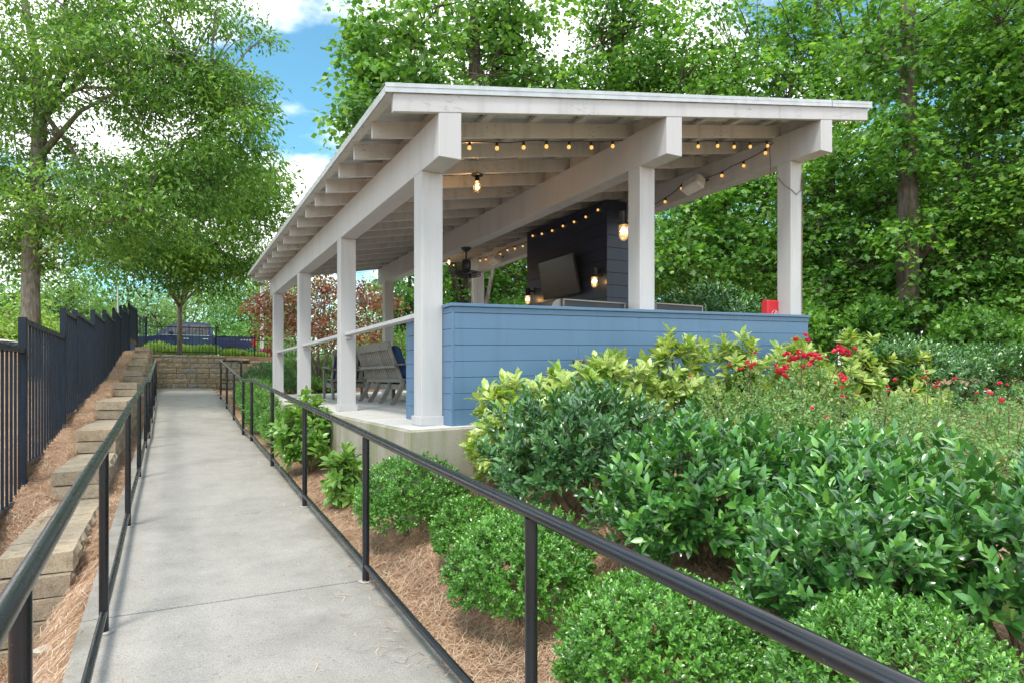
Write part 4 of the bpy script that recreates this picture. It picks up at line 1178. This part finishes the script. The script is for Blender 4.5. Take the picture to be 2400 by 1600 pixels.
# ---- clipped small-leaved shrubs in a row beside the right handrail
row = 'clipped shrubs in a row along the right handrail'
for (x, y, rx, ry, h, lab, ns) in ((1.62, 4.66, .44, .38, .60, 'round clipped shrub below the corner of the concrete foundation', 2100),
                               (1.72, 3.84, .25, .24, .44, 'smallest clipped shrub, squeezed between two larger ones in the row', 900),
                               (1.66, 3.02, .40, .37, .60, 'round clipped shrub third in the row from the pavilion', 2200),
                               (1.74, 2.02, .43, .38, .55, 'wide low clipped shrub under the near end of the right handrail', 2500),
                               (2.12, 1.32, .45, .36, .56, 'clipped shrub at the bottom right, nearest to the viewer', 2000)):
    shrub('clipped_shrub', lab, x, y, rx, ry, h, 'leaf_box', .027 if y > 1.5 else .025, .52, ns, 9, .045, key='box', ang=55, up=.5, group=row, nobj=60, seed=int(y * 100), lump=.055, shell=.82)

# ---- glossy laurels
lg = 'glossy laurel shrubs in the bed'
for (x, y, rx, ry, h, lab, ns, mt, Lm) in ((2.46, 3.62, .62, .50, .88, 'blue-green laurel in front of the variegated plants', 620, 'leaf_bluegreen', .072),
                                           (2.64, 2.66, .62, .48, .82, 'dark glossy laurel in the middle of the bed', 520, 'leaf_laurel', .086),
                                           (3.20, 2.10, .54, .46, .86, 'tall glossy laurel towards the right edge', 480, 'leaf_laurel', .090),
                                           (2.62, 1.80, .50, .42, .70, 'low glossy laurel just above the near handrail', 380, 'leaf_laurel', .080),
                                           (3.15, 1.32, .52, .46, .92, 'glossy laurel at the right edge nearest to the viewer', 380, 'leaf_laurel', .084),
                                           (3.62, 2.75, .52, .42, .66, 'laurel behind the tall one, bordering the rose bushes', 380, 'leaf_laurel', .082)):
    shrub('laurel_shrub', lab, x, y, rx, ry, h, mt, Lm, .46, ns, 11, .15, key='lau', ang=52, up=.75, group=lg, nobj=180, seed=int(x * 77 + y * 31), stems=10, lump=.17)

# ---- variegated aucuba along the wall
ag = 'variegated aucuba plants'
for i, (x, y, rx, ry, zt, lab, ns) in enumerate(((2.36, 4.42, .34, .28, .02, 'variegated aucuba at the left end of the blue wall', 62),
                                                 (2.95, 4.50, .34, .26, .10, 'variegated aucuba just left of the pipe tap', 50),
                                                 (3.42, 4.50, .34, .26, .31, 'variegated aucuba just right of the pipe tap', 54),
                                                 (4.06, 4.50, .38, .26, .36, 'bushy variegated aucuba below the middle post', 62),
                                                 (4.88, 4.50, .36, .26, .38, 'variegated aucuba between the middle and right posts', 54),
                                                 (5.72, 4.50, .36, .28, .42, 'variegated aucuba in front of the right end of the wall', 56),
                                                 (6.55, 4.42, .40, .32, .42, 'variegated aucuba beyond the right end of the blue wall', 62),
                                                 (7.15, 4.25, .34, .30, .32, 'last variegated aucuba, touching the low hedge', 40),
                                                 (1.41, 7.75, .30, .36, -.24, 'large variegated aucuba between the ramp and the foundation', 64),
                                                 (1.42, 6.05, .16, .20, -.58, 'small variegated aucuba against the foundation side', 22))):
    shrub('aucuba_plant', lab, x, y, rx, ry, .5, 'leaf_aucuba' if y < 5 else 'leaf_aucuba_green', .15 if y < 5 else .14, .46, int(ns * 1.6), 12, .12, key='auc', ang=74, up=.9, group=ag, nobj=70, seed=500 + i, stems=8, ztop=zt, shell=.6, lump=.2, jit=.3)

# ---- roses
rose_me = None
def rose_flower():
    n = 9
    az = np.arange(n) * 2.4; el = np.linspace(1.15, .25, n)
    D = np.stack([np.cos(az) * np.cos(el), np.sin(az) * np.cos(el), np.sin(el)], -1)
    Nn = np.stack([-np.cos(az) * np.sin(el), -np.sin(az) * np.sin(el), np.cos(el)], -1)
    V, Fc = leafgeo(np.zeros((n, 3)), D, Nn, np.full(n, .026), np.full(n, .026), T_OV)
    return npmesh('flower', V, Fc, 'petal_red', True)
rose_me = rose_flower()
rg = 'red-flowering rose bushes'
for i, (x, y, rx, ry, zt, lab, nf) in enumerate(((4.15, 3.85, .62, .42, -.02, 'rose bush with few blooms left of the flowering clusters', 7),
                                                 (5.05, 3.95, .55, .45, .16, 'rose bush with the largest clusters of red blooms', 64),
                                                 (4.75, 3.05, .75, .50, -.16, 'low pale rose bush in the middle of the rose bed', 8),
                                                 (5.85, 3.45, .75, .55, -.10, 'rose bush in front of the low hedge', 8),
                                                 (6.6, 2.9, .80, .55, -.10, 'rose bush near the right edge with scattered blooms', 10),
                                                 (5.2, 2.35, .70, .45, -.18, 'low rose bush at the right edge behind the laurels', 4),
                                                 (4.0, 2.95, .55, .40, -.30, 'small rose bush directly behind the laurels', 2))):
    root, pos = shrub('rose_bush', lab, x, y, rx, ry, .5, 'leaf_rose', .036, .55, 800, 8, .09, key='ros', ang=62, up=.5, group=rg, nobj=0, seed=700 + i, stems=14, ztop=zt, shell=.5, lump=.22, cat='rose bush')
    q = MB()
    c = Vector(WL[root.name]); qr = random.Random(i)
    hi = pos[np.argsort(-pos[:, 2] - .25 * rng.random(len(pos)))][:max(6, nf)]
    k = 0
    while k < nf:
        p = Vector(hi[qr.randrange(len(hi))]) + Vector((0, 0, qr.uniform(.02, .11)))
        q.tube([p - Vector((0, 0, .22)), p - Vector((.0, .01, .08)), p], [.003, .0025, .002], 4, False)
        for j in range(qr.choice((3, 5, 6, 8)) if nf > 15 else qr.choice((1, 1, 2))):
            o = place('flower', rose_me, root, p + Vector((qr.uniform(-.06, .06), qr.uniform(-.06, .06), qr.uniform(-.03, .04))), (qr.uniform(-.7, .7), qr.uniform(-.7, .7), qr.uniform(0, 6)))
            s_ = qr.uniform(.7, 1.15) * (1.45 if nf > 15 else .85); o.scale = (s_, s_, s_); k += 1
    q.build('flower_stalks', 'stem_brown', root)['kind'] = 'stuff'

# ---- hedges and other shrubs further off
shrub('hedge', 'low dark green hedge at the right edge behind the roses', 8.9, 4.55, 2.3, .55, .7, 'leaf_hedge', .075, .45, 2600, 9, .11, key='hed', ang=60, nobj=120, seed=41, ztop=.43, boxy=.62, cat='hedge', zb=-.45, stems=16)
shrub('hedge', 'glossy dome-shaped hedge seen between the middle and right posts', 8.35, 8.3, 1.25, 1.0, 2, 'leaf_hedge', .11, .45, 1500, 9, .12, key='hed', ang=60, nobj=60, seed=42, lump=.06, ztop=1.62, cat='hedge', zb=-.35)
shrub('round_shrub', 'clipped ball-shaped shrub behind the farthest left post', 2.35, 18.2, .70, .66, .9, 'leaf_hedge', .05, .5, 1100, 8, .07, key='hed', ang=55, seed=43, ztop=.47, lump=.05)
shrub('loose_shrub', 'loose feathery shrub beside the far part of the right handrail', 1.42, 12.0, .34, .75, .8, 'leaf_loose', .07, .3, 560, 10, .16, key='loo', ang=45, seed=44, ztop=-.18)
shrub('loose_shrub', 'upright green shrub at the end loop of the right handrail', 1.62, 15.4, .40, .9, .9, 'leaf_loose', .07, .34, 620, 10, .16, key='loo', ang=45, seed=45, ztop=.05)
shrub('loose_shrub', 'low green shrub on the straw beside the third left post', 1.45, 10.1, .28, .55, .6, 'leaf_loose', .06, .34, 420, 10, .13, key='loo', ang=48, seed=46, ztop=-.42)
for i, (u, v, k, rx, zt, mt, lab) in enumerate(((735, 900, 20.5, .9, .12, 'leaf_loose', 'low grassy shrub at the foot of the red maple'),
                                               (800, 880, 23, 1.2, .9, 'leaf_loose', 'bright shrub right of the red maple stems'),
                                               (880, 870, 24, 1.5, 1.4, 'leaf_far', 'pale green shrub behind the far middle post'),
                                               (960, 860, 24, 1.5, 1.8, 'leaf_loose', 'green shrub right of the far middle post'),
                                               (690, 860, 22, 1.0, .75, 'leaf_loose', 'green shrub left of the red maple stems'),
                                               (1030, 860, 22, 1.3, 1.3, 'leaf_loose', 'leafy shrub seen just left of the ceiling fan'),
                                               (660, 820, 33, 1.6, 2.2, 'leaf_far', 'plumed pale shrub beyond the far fence'))):
    q = P(u, v, k)
    shrub('background_shrub', lab, q.x, q.y, rx, rx * .8, 1, mt, .13, .4, 700, 8, .22, T_RH, 'rh', ang=55, seed=60 + i, ztop=zt, zb=float(zG(q.x, q.y)), stems=6)
q = P(634, 838, 27.5)
shrub('pink_shrub', 'small crimson-leaved shrub behind the far fence', q.x, q.y + 1.2, .50, .45, .7, 'leaf_pink', .07, .5, 420, 8, .08, T_RH, 'rh', seed=80, zb=.75, ztop=1.40)
for i, (x, zt) in enumerate(((-.45, 1.50), (.45, 1.42), (1.35, 1.44), (2.35, 1.30), (3.2, 1.18))):
    shrub('box_shrub', ('yellow-green clipped shrub behind the far fence, leftmost', 'yellow-green clipped shrub at the foot of the far tree', 'yellow-green clipped shrub under the truck cab', 'yellow-green clipped shrub under the truck bed', 'yellow-green clipped shrub under the truck tail light')[i],
          x, 29.2, .56, .5, .8, 'leaf_yellowgreen', .055, .5, 620, 8, .08, T_RH, 'rh', seed=90 + i, zb=.93, ztop=zt, group='clipped shrubs behind the far fence')

# ---------------------------------------------------------------- trees
def prism_tubes(A, B, ra, rb, sag=None):
    """many 3-sided twigs at once"""
    d = unit(B - A); s_ = unit(np.cross(d, np.array([.3, .2, 1.0]))); t_ = np.cross(d, s_)
    mid = (A + B) / 2 + np.array([0, 0, 1]) * (.08 * np.linalg.norm(B - A, axis=1))[:, None]
    V = []
    for c, r in ((A, ra), (mid, (ra + rb) / 2), (B, rb)):
        for a in range(3):
            an = a * 2.0944
            V.append(c + (s_ * math.cos(an) + t_ * math.sin(an)) * r)
    V = np.stack(V, 1); n = len(A)
    fc = np.array([(l * 3 + a, l * 3 + (a + 1) % 3, l * 3 + 3 + (a + 1) % 3, l * 3 + 3 + a) for l in range(2) for a in range(3)])
    return V.reshape(-1, 3), ((np.arange(n) * 9)[:, None, None] + fc[None]).reshape(-1, 4)
NLEAF = 0
def tree(name, label, base, trunk, limbs, crowns, barkm, leafm, Lm, ratio, T, per, clr, flat=.45, droop=.35, group=None, seed=1, upw=.9, nauto=7, cat='tree'):
    global NLEAF
    q = np.random.default_rng(seed); qr = random.Random(seed)
    root = empty(name, base, label, cat, group)
    tp = [Vector(p) for p, r in trunk]; tr = [r for p, r in trunk]
    MB().tube(tp, tr, 12).build('trunk', barkm, root, True)
    cc = []
    for (c, rad, n) in crowns:
        d = unit(q.normal(size=(n, 3)))
        s_ = np.where(q.random(n) < .6, q.uniform(.75, 1.05, n), q.uniform(.2, .8, n))
        cc.append(np.array(c) + d * np.array(rad) * s_[:, None])
    cc = np.concatenate(cc)
    cc = cc[cc[:, 2] > base[2] + .25]
    lm = MB(); pts = [np.array(p) for p in tp[len(tp) // 2:]]
    lims = [[(Vector(p), r) for p, r in l] for l in limbs]
    for i in range(nauto):
        j = qr.randrange(max(1, len(tp) // 3), len(tp)); f = qr.random()
        a = tp[j - 1].lerp(tp[j], f); ra = (tr[j - 1] * (1 - f) + tr[j] * f) * .5
        e = Vector(cc[qr.randrange(len(cc))]); m_ = a.lerp(e, .45) + Vector((0, 0, .10 * (e - a).length))
        lims.append([(a, ra), (m_, ra * .6), (e, ra * .2)])
    for l in lims:
        lm.tube([p for p, r in l], [r for p, r in l], 7)
        for (a, ra), (b, rb) in zip(l[:-1], l[1:]):
            for f in (.25, .5, .75, 1.0): pts.append(np.array(a.lerp(b, f)))
    lm.build('limbs', barkm, root, True)
    pts = np.array(pts)
    near = pts[np.argmin(((cc[:, None] - pts[None]) ** 2).sum(-1), axis=1)]
    V, Fc = prism_tubes(near, cc, .022 * clr / .6, .006)
    o = place('twigs', npmesh('twigs', V - np.array(base), Fc, barkm), root, base); o['kind'] = 'stuff'
    m_ = len(cc); cr = clr * q.uniform(.6, 1.35, m_)
    nper = (per * (cr / clr) ** 1.3 * q.uniform(.6, 1.3, m_)).astype(int) + 3
    idx = np.repeat(np.arange(m_), nper); n = len(idx)
    off = q.normal(size=(n, 3)) * .55; ln = np.linalg.norm(off, axis=1, keepdims=True); off = off / np.maximum(1, ln)
    tilt = q.normal(0, .35, (m_, 2))[idx]
    off[:, 2] = off[:, 2] * flat + off[:, 0] * tilt[:, 0] + off[:, 1] * tilt[:, 1] - .35 * (off[:, 0] ** 2 + off[:, 1] ** 2)
    Pp = cc[idx] + off * cr[idx][:, None]
    Nn = unit(np.array([0, 0, upw]) + q.normal(0, .5, (n, 3)) + off * .35)
    D = unit(off * np.array([1, 1, .3]) + q.normal(0, .55, (n, 3)) + np.array([0, 0, -droop]))
    Lh = Lm * q.uniform(.5, 1.25, n) * q.uniform(.75, 1.25, m_)[idx]
    V, Fc = leafgeo(Pp, D, Nn, Lh, Lh * ratio, T)
    o = place('crown', npmesh('crown', V - np.array(base), Fc, leafm, False), root, base); o['kind'] = 'stuff'
    NLEAF += n
    return root
def PX(u, v, k, ru, rv, dep, n):
    """crown lobe centred at a pixel and depth, radii given in pixels there"""
    s_ = k / FPX
    return (tuple(P(u, v, k)), (ru * s_ * .95 + dep * .05, ru * s_ * .6 + dep * .4, rv * s_), n)
def K(lst, k0, k1=None):
    k1 = k1 or k0; n = len(lst) - 1
    return [(P(u, v, k0 + (k1 - k0) * i / n), r) for i, (u, v, r) in enumerate(lst)]
b = P(73, 884, 14)
tree('shade_tree', 'tall shade tree with mottled grey trunk behind the stepped fence', tuple(b),
     K([(73, 884, .20), (72, 700, .175), (72, 560, .165), (84, 440, .155), (92, 330, .145), (95, 250, .125), (88, 150, .09), (60, 20, .07), (40, -150, .04)], 14),
     [K([(104, 275, .10), (135, 195, .095), (165, 125, .085), (215, 40, .06), (290, -60, .03)], 14, 13.2), K([(90, 240, .07), (35, 145, .055), (-10, 100, .045), (-80, 30, .02)], 14, 13.5),
      K([(85, 600, .055), (130, 572, .045), (235, 525, .03), (340, 500, .012)], 14, 13), K([(110, 235, .05), (200, 205, .035), (400, 212, .022), (560, 250, .01)], 14, 13.5),
      K([(150, 150, .05), (220, 133, .035), (400, 140, .024), (590, 175, .01)], 13.8, 13), K([(92, 330, .05), (30, 275, .035), (-50, 220, .015)], 14, 14.6),
      K([(86, 430, .05), (200, 390, .03), (420, 400, .012)], 14, 14.6), K([(95, 250, .06), (150, 60, .045), (160, -80, .02)], 14, 15)],
     [PX(120, 30, 14, 330, 220, 3.0, 120), PX(420, 90, 13.5, 200, 190, 2.2, 105), PX(330, 230, 14, 290, 110, 2.4, 90), PX(40, 400, 14, 150, 170, 2, 70), PX(540, 250, 13.6, 90, 130, 1.3, 42),
      PX(230, 480, 13.4, 260, 90, 2.0, 85), PX(80, 560, 14.5, 150, 70, 1.6, 32), PX(500, 400, 13.8, 130, 90, 1.5, 44), PX(-150, 150, 14, 200, 300, 2.5, 50)],
     'bark_grey', 'leaf_zelkova', .118, .42, T_RH, 118, .52, .4, .55, 'shade trees behind the fence', 3, nauto=8)
b = P(421, 826, 25)
tree('shade_tree', 'round-crowned shade tree in front of the parked truck', tuple(b),
     K([(421, 832, .10), (421, 760, .085), (421, 722, .085), (428, 690, .06), (440, 620, .045), (450, 520, .025)], 25),
     [K([(421, 718, .06), (395, 680, .045), (340, 620, .03)], 25, 23), K([(423, 715, .06), (460, 680, .045), (540, 600, .03)], 25, 23), K([(425, 700, .06), (480, 600, .04), (620, 480, .015)], 25, 21), K([(423, 715, .06), (410, 640, .04), (300, 520, .02)], 25, 24)],
     [PX(420, 540, 22, 200, 130, 3.0, 120), PX(560, 470, 21, 110, 100, 2, 60), PX(330, 600, 22, 140, 90, 2, 55), PX(620, 440, 20, 75, 65, 1.2, 26), PX(500, 620, 23, 110, 70, 2, 44), PX(420, 420, 22, 160, 60, 2, 36)],
     'bark_grey', 'leaf_zelkova', .15, .44, T_RH, 120, .8, .4, .5, 'shade trees behind the fence', 5)
far = 'distant trees beyond the parking lot'
for i, (u, v, k, ru, rv, mt, lab) in enumerate(((-20, 700, 30, 110, 130, 'leaf_loose', 'dark leafy tree at the far left behind the shade tree trunk'),
                                                (165, 700, 34, 95, 95, 'leaf_far', 'pale tree right of the shade tree trunk'),
                                                (20, 770, 27, 80, 60, 'leaf_yellowgreen', 'yellow-green bushy tree above the fence at the left edge'),
                                                (300, 730, 40, 110, 90, 'leaf_far', 'pale distant tree above the far end of the stepped fence'),
                                                (430, 700, 46, 130, 130, 'leaf_far', 'distant tree behind the truck cab'),
                                                (560, 700, 40, 110, 120, 'leaf_loose', 'green distant tree behind the truck bed'),
                                                (650, 640, 48, 90, 160, 'leaf_far', 'tall distant tree behind the far corner of the roof'),
                                                (590, 790, 38, 60, 60, 'leaf_loose', 'small tree behind the truck tail'),
                                                (760, 760, 44, 150, 130, 'leaf_far', 'distant tree behind the red maple'),
                                                (900, 760, 40, 120, 110, 'leaf_far', 'pale distant tree behind the far middle post'))):
    g_ = P(u, 890, k); gz = float(zG(g_.x, g_.y))
    top = P(u, v - rv * .6, k)
    tree('distant_tree', lab, (g_.x, g_.y, gz), [((g_.x, g_.y, gz - .1), .2), ((g_.x + .1, g_.y, gz + 1.2), .17), (tuple(P(u, v, k)), .12), (tuple(top), .04)], [],
         [PX(u, v, k, ru, rv, 3, 62), PX(u + ru * .35, v + rv * .45, k - 1, ru * .7, rv * .6, 2.5, 34), PX(u - ru * .4, v + rv * .3, k - 1, ru * .6, rv * .6, 2.5, 28)],
         'bark_brown', mt, .20, .5, T_RH, 70, 1.05, .5, .3, far, 20 + i, nauto=5)
# red maple
b = P(747, 896, 20.4)
tree('red_maple', 'red-leaved maple with several slender stems beyond the patio', tuple(b),
     K([(747, 904, .06), (735, 850, .05), (715, 780, .04), (690, 720, .02)], 20.4),
     [K([(750, 895, .05), (765, 840, .045), (800, 770, .03), (840, 710, .012)], 20.4, 19.6), K([(747, 890, .045), (745, 800, .035), (755, 690, .012)], 20.4, 20.8), K([(745, 870, .035), (720, 800, .025), (650, 730, .01)], 20.4, 19.8)],
     [PX(740, 690, 20.4, 120, 65, 1.8, 60), PX(680, 740, 20, 90, 45, 1.4, 40), PX(840, 720, 20.6, 100, 55, 1.5, 44), PX(770, 780, 20, 150, 35, 1.6, 50), PX(630, 710, 19.6, 45, 30, .8, 16)],
     'bark_grey', 'leaf_redmaple', .10, .8, T_RH, 36, .5, .3, .45, None, 6, nauto=6)

# woodland behind and to the right of the pavilion
wood = 'woodland trees behind the pavilion'
def woodtree(u, k, lab, crowns, tr0, mt, Lm, T, ratio=.95, per=52, clr=.75, sd=1, vt=-100, nauto=9, droop=.2, barkm='bark_brown', lean=0, upw=1.35, zb=None):
    g_ = P(u, 890, k); gz = float(zG(g_.x, g_.y)) if zb is None else zb
    tk = [((g_.x, g_.y, gz - .15), tr0 * 1.15)]
    for i, f in enumerate((.05, .25, .5, .75, 1)):
        p = P(u + lean * f, 880 + (vt - 880) * f, k); tk.append(((p.x, p.y, max(p.z, gz + .05 + .01 * i)), tr0 * (1.05 - .6 * f)))
    return tree('woodland_tree', lab, (g_.x, g_.y, gz), tk, [], crowns, barkm, mt, Lm, ratio, T, int(per * 1.15), clr, .26, droop, wood, sd, upw, nauto)
woodtree(1112, 24, 'tall tulip tree rising behind the left half of the roof', [PX(1040, 90, 24, 200, 150, 3.5, 110), PX(1190, 70, 24.5, 110, 150, 3, 62), PX(900, 215, 23, 100, 75, 2, 44), PX(830, 275, 22, 55, 25, 1, 12), PX(1230, 230, 24, 110, 70, 2.5, 44), PX(1020, 240, 23, 160, 60, 2.5, 52), PX(870, 110, 23, 60, 70, 1.4, 22)],
         .32, 'leaf_tulip', .20, T_TU, .95, 44, .85, 31, -150, droop=.5)
woodtree(1440, 25, 'broad tree above the middle of the roof', [PX(1480, 90, 25, 150, 130, 3.5, 90), PX(1400, 190, 24, 110, 70, 2.5, 55), PX(1560, 190, 24, 130, 80, 3, 62), PX(1420, 20, 25, 60, 60, 2, 24)], .25, 'leaf_maple', .18, T_MA, .95, 46, .85, 32, -150)
woodtree(1915, 22, 'tall slim-trunked tree above the right end of the roof', [PX(1800, 70, 22, 200, 140, 3.5, 110), PX(1730, 200, 21, 150, 70, 2.5, 60), PX(1980, 170, 21, 120, 130, 2.5, 62), PX(1900, 300, 20, 130, 60, 2, 42)], .22, 'leaf_maple', .165, T_MA, .95, 48, .8, 33, -200)
woodtree(2128, 13.3, 'large dark-barked tree behind the low hedge', [PX(2230, 120, 15, 190, 140, 2.6, 105), PX(2080, 60, 16, 130, 90, 2, 48), PX(2300, 330, 14.5, 150, 110, 2, 74), PX(2050, 470, 15.5, 110, 90, 1.6, 48), PX(2120, 330, 12.9, 45, 110, .3, 16), PX(2125, 560, 12.9, 40, 60, .3, 8), PX(2110, 120, 12.9, 45, 90, .3, 12)], .23, 'leaf_maple', .13, T_MA, .95, 50, .62, 34, -200, nauto=6)
woodtree(1690, 17, 'leafy maple seen between the middle and right posts', [PX(1690, 500, 17, 150, 85, 2.2, 80), PX(1640, 610, 16.5, 130, 90, 2, 66), PX(1770, 620, 16, 110, 100, 1.8, 58), PX(1720, 400, 17.5, 140, 60, 2, 46)], .16, 'leaf_maple', .14, T_MA, .95, 52, .62, 35, 330)
woodtree(1950, 15.5, 'leafy maple just right of the right front post', [PX(1960, 560, 15.5, 130, 100, 2, 80), PX(1930, 400, 15.5, 110, 80, 1.6, 54), PX(1930, 700, 15, 110, 80, 1.6, 58), PX(2040, 640, 15, 100, 100, 1.6, 54)], .13, 'leaf_maple', .125, T_MA, .95, 54, .58, 36, 330)
woodtree(2290, 13.5, 'leafy maple hanging over the low hedge at the right', [PX(2280, 520, 13.5, 130, 90, 1.6, 72), PX(2220, 650, 13.5, 130, 70, 1.4, 60), PX(2370, 640, 13, 110, 90, 1.5, 60), PX(2260, 745, 13, 150, 45, 1.2, 46)], .11, 'leaf_maple', .115, T_MA, .95, 54, .54, 37, 350)
woodtree(2470, 12.5, 'bright-leaved tree leaning in from the upper right edge', [PX(2380, 180, 12.5, 120, 130, 1.6, 70), PX(2420, 400, 12.2, 110, 110, 1.5, 56), PX(2350, 40, 12.8, 130, 80, 1.6, 46)], .15, 'leaf_maple', .125, T_MA, .95, 50, .56, 38, -200, nauto=6)
woodtree(1150, 26, 'leafy tree seen through the pavilion behind the fan', [PX(1160, 660, 26, 100, 80, 3, 66), PX(1080, 650, 25, 80, 70, 2.5, 44), PX(1230, 600, 26, 90, 80, 3, 50), PX(1110, 760, 25, 120, 70, 2.5, 44)], .15, 'leaf_maple', .17, T_MA, .95, 50, .9, 39, 480)
woodtree(960, 27, 'bright-leaved tree seen past the far middle post', [PX(960, 690, 27, 70, 80, 2.5, 50), PX(1000, 780, 26, 70, 70, 2, 40), PX(930, 790, 28, 60, 60, 2, 30)], .12, 'leaf_loose', .17, T_TU, .95, 48, .85, 40, 600)
woodtree(1116, 19.5, 'pale-barked trunk directly behind the far right post', [PX(1130, 380, 20, 160, 90, 2.5, 40)], .17, 'leaf_tulip', .17, T_TU, .95, 40, .8, 41, 200, barkm='bark_grey')
for i, (u, k, v, ru, rv, lab) in enumerate(((1330, 34, 560, 170, 190, 'dense dark tree deep in the wood behind the dark media wall'), (1600, 32, 480, 190, 220, 'dense tree deep in the wood behind the middle post'), (1850, 30, 520, 190, 240, 'dense tree deep in the wood behind the right post'),
                                            (2080, 28, 500, 190, 250, 'dense tree deep in the wood behind the dark-barked trunk'), (2330, 26, 480, 200, 260, 'dense tree deep in the wood at the right edge'), (1080, 38, 700, 160, 110, 'dense tree deep in the wood left of the media wall'))):
    woodtree(u, k, lab, [PX(u, v, k, ru, rv, 4, 90), PX(u - ru * .3, min(800, v + rv * .7), k - 1, ru * .8, rv * .45, 3, 50), PX(u + ru * .4, min(800, v + rv * .6), k - 1, ru * .8, rv * .45, 3, 50)], .22, 'leaf_maple', .24, T_RH, .85, 66, 1.15, 60 + i, int(v - rv * .7), nauto=6)
woodtree(2760, 12.5, 'woodland tree beyond the right edge of the bed', [PX(2740, 420, 12.5, 260, 240, 2, 110), PX(2700, 100, 13, 230, 160, 2, 60), PX(2700, 700, 12.5, 240, 90, 1.5, 60)], .16, 'leaf_maple', .15, T_RH, .8, 60, .7, 90, -100)
woodtree(3250, 14, 'woodland tree farther beyond the right edge of the bed', [PX(3250, 420, 14, 330, 300, 2.5, 110), PX(3250, 720, 14, 330, 90, 2, 60)], .16, 'leaf_maple', .17, T_RH, .8, 60, .8, 91, 100)
for i, (u, k, v, ru, rv, lab) in enumerate(((1480, 20, 760, 140, 60, 'undergrowth bush behind the grills'), (1880, 13.5, 770, 90, 60, 'undergrowth bush right of the red box'), (2050, 13, 760, 100, 60, 'undergrowth bush at the foot of the dark-barked tree'), (2300, 12, 780, 140, 50, 'undergrowth bush behind the low hedge at the right'), (1200, 22, 760, 110, 60, 'undergrowth bush left of the media wall'))):
    q = P(u, v, k); s_ = k / FPX
    shrub('undergrowth_bush', lab, q.x, q.y, ru * s_, ru * s_ * .7, 1, 'leaf_maple', .13, .7, 800, 8, .2, T_RH, 'rh', seed=160 + i, ztop=q.z + rv * s_, stems=8, shell=.5)

# ---------------------------------------------------------------- pine straw
def needles(name, n, sampler, label=None, Lm=.15, lift=.03):
    x, y = sampler(n); z = zG(x, y)
    keep = np.isfinite(z); x, y, z = x[keep], y[keep], z[keep]; n = len(x)
    an = rng.uniform(0, 2 * np.pi, n) + .5 * np.sin(x * 4 + y * 3)
    el = rng.normal(.03, .16, n)
    D = np.stack([np.cos(an) * np.cos(el), np.sin(an) * np.cos(el), np.sin(el)], -1)
    tiltz = np.zeros(n)
    eps = .08
    gx_ = (zG(x + eps, y) - zG(x - eps, y)) / (2 * eps); gy_ = (zG(x, y + eps) - zG(x, y - eps)) / (2 * eps)
    gx_, gy_ = np.clip(gx_, -.8, .8), np.clip(gy_, -.8, .8)
    D[:, 2] += gx_ * D[:, 0] + gy_ * D[:, 1]
    S = np.stack([-np.sin(an), np.cos(an), np.zeros(n)], -1)
    Lh = Lm * rng.uniform(.5, 1.25, n); w = rng.uniform(.0011, .0021, n)
    hump = (.035 if lift > .01 else 0) * np.maximum(0, np.sin(x * 6.3 + 1) * np.sin(y * 5.1)) + lift * rng.random(n) ** 1.6
    C0 = np.stack([x, y, z + hump + .006], -1)
    bend = S * (rng.normal(0, .16, n) * Lh)[:, None]
    A, B = C0 - D * (Lh / 2)[:, None], C0 + D * (Lh / 2)[:, None]
    Mi = C0 + bend + np.array([0, 0, 1]) * (rng.uniform(-.02, .10, n) * Lh)[:, None]
    w_ = (S * w[:, None])
    V = np.stack([A - w_ * .6, A + w_ * .6, Mi - w_, Mi + w_, B], 1).reshape(-1, 3)
    fc = np.array([(0, 2, 1), (1, 2, 3), (2, 4, 3)])
    Fc = ((np.arange(n) * 5)[:, None, None] + fc[None]).reshape(-1, 3)
    o = place(name, npmesh(name, V, Fc, 'straw_needle'), None, (0, 0, 0))
    return tag(o, label, 'pine straw', kind='stuff')
def samp_right(n):
    y = .2 + 13 * rng.random(n) ** 1.7; x = 1.16 + 2.0 * rng.random(n) ** 1.4
    ok = (y < 4.75) | (x < 1.62)
    return x[ok], y[ok]
needles('pine_straw', 78000, samp_right, 'pine straw mulch covering the bed right of the path')
def samp_left(n):
    y = 2.6 + 21 * rng.random(n) ** 1.7; x = -1.75 + 1.34 * rng.random(n)
    ok = (x < -.95) | ((y < 5.2) & (x < -.44)) | ((y < 9) & (x > -.565) & (x < -.43))
    return x[ok], y[ok]
needles('pine_straw', 60000, samp_left, 'pine straw mulch between the stepped fence and the block wall')
_sv = zG
def samp_path(n):
    y = 1.2 + 14 * rng.random(n) ** 1.4; x = np.where(rng.random(n) < .75, 1.16 - .35 * rng.random(n) ** 2.5, -.40 + 1.5 * rng.random(n))
    return x, y
def zG(x, y): return zP(y) + .001
needles('pine_straw', 900, samp_path, 'single pine needles scattered on the concrete path', .09, .002)
zG = _sv
def samp_step(n):
    y = 5.4 + 19 * rng.random(n); x = -1.05 + .2 * rng.random(n)
    return x, y
needles('pine_straw', 5000, samp_step, 'stray pine needles lying along the back of the block wall', .12, .05)
print('LEAVES', NLEAF, 'OBJECTS', len(bpy.data.objects), 'TRIS', sum(len(o.data.polygons) for o in bpy.data.objects if o.type == 'MESH') )
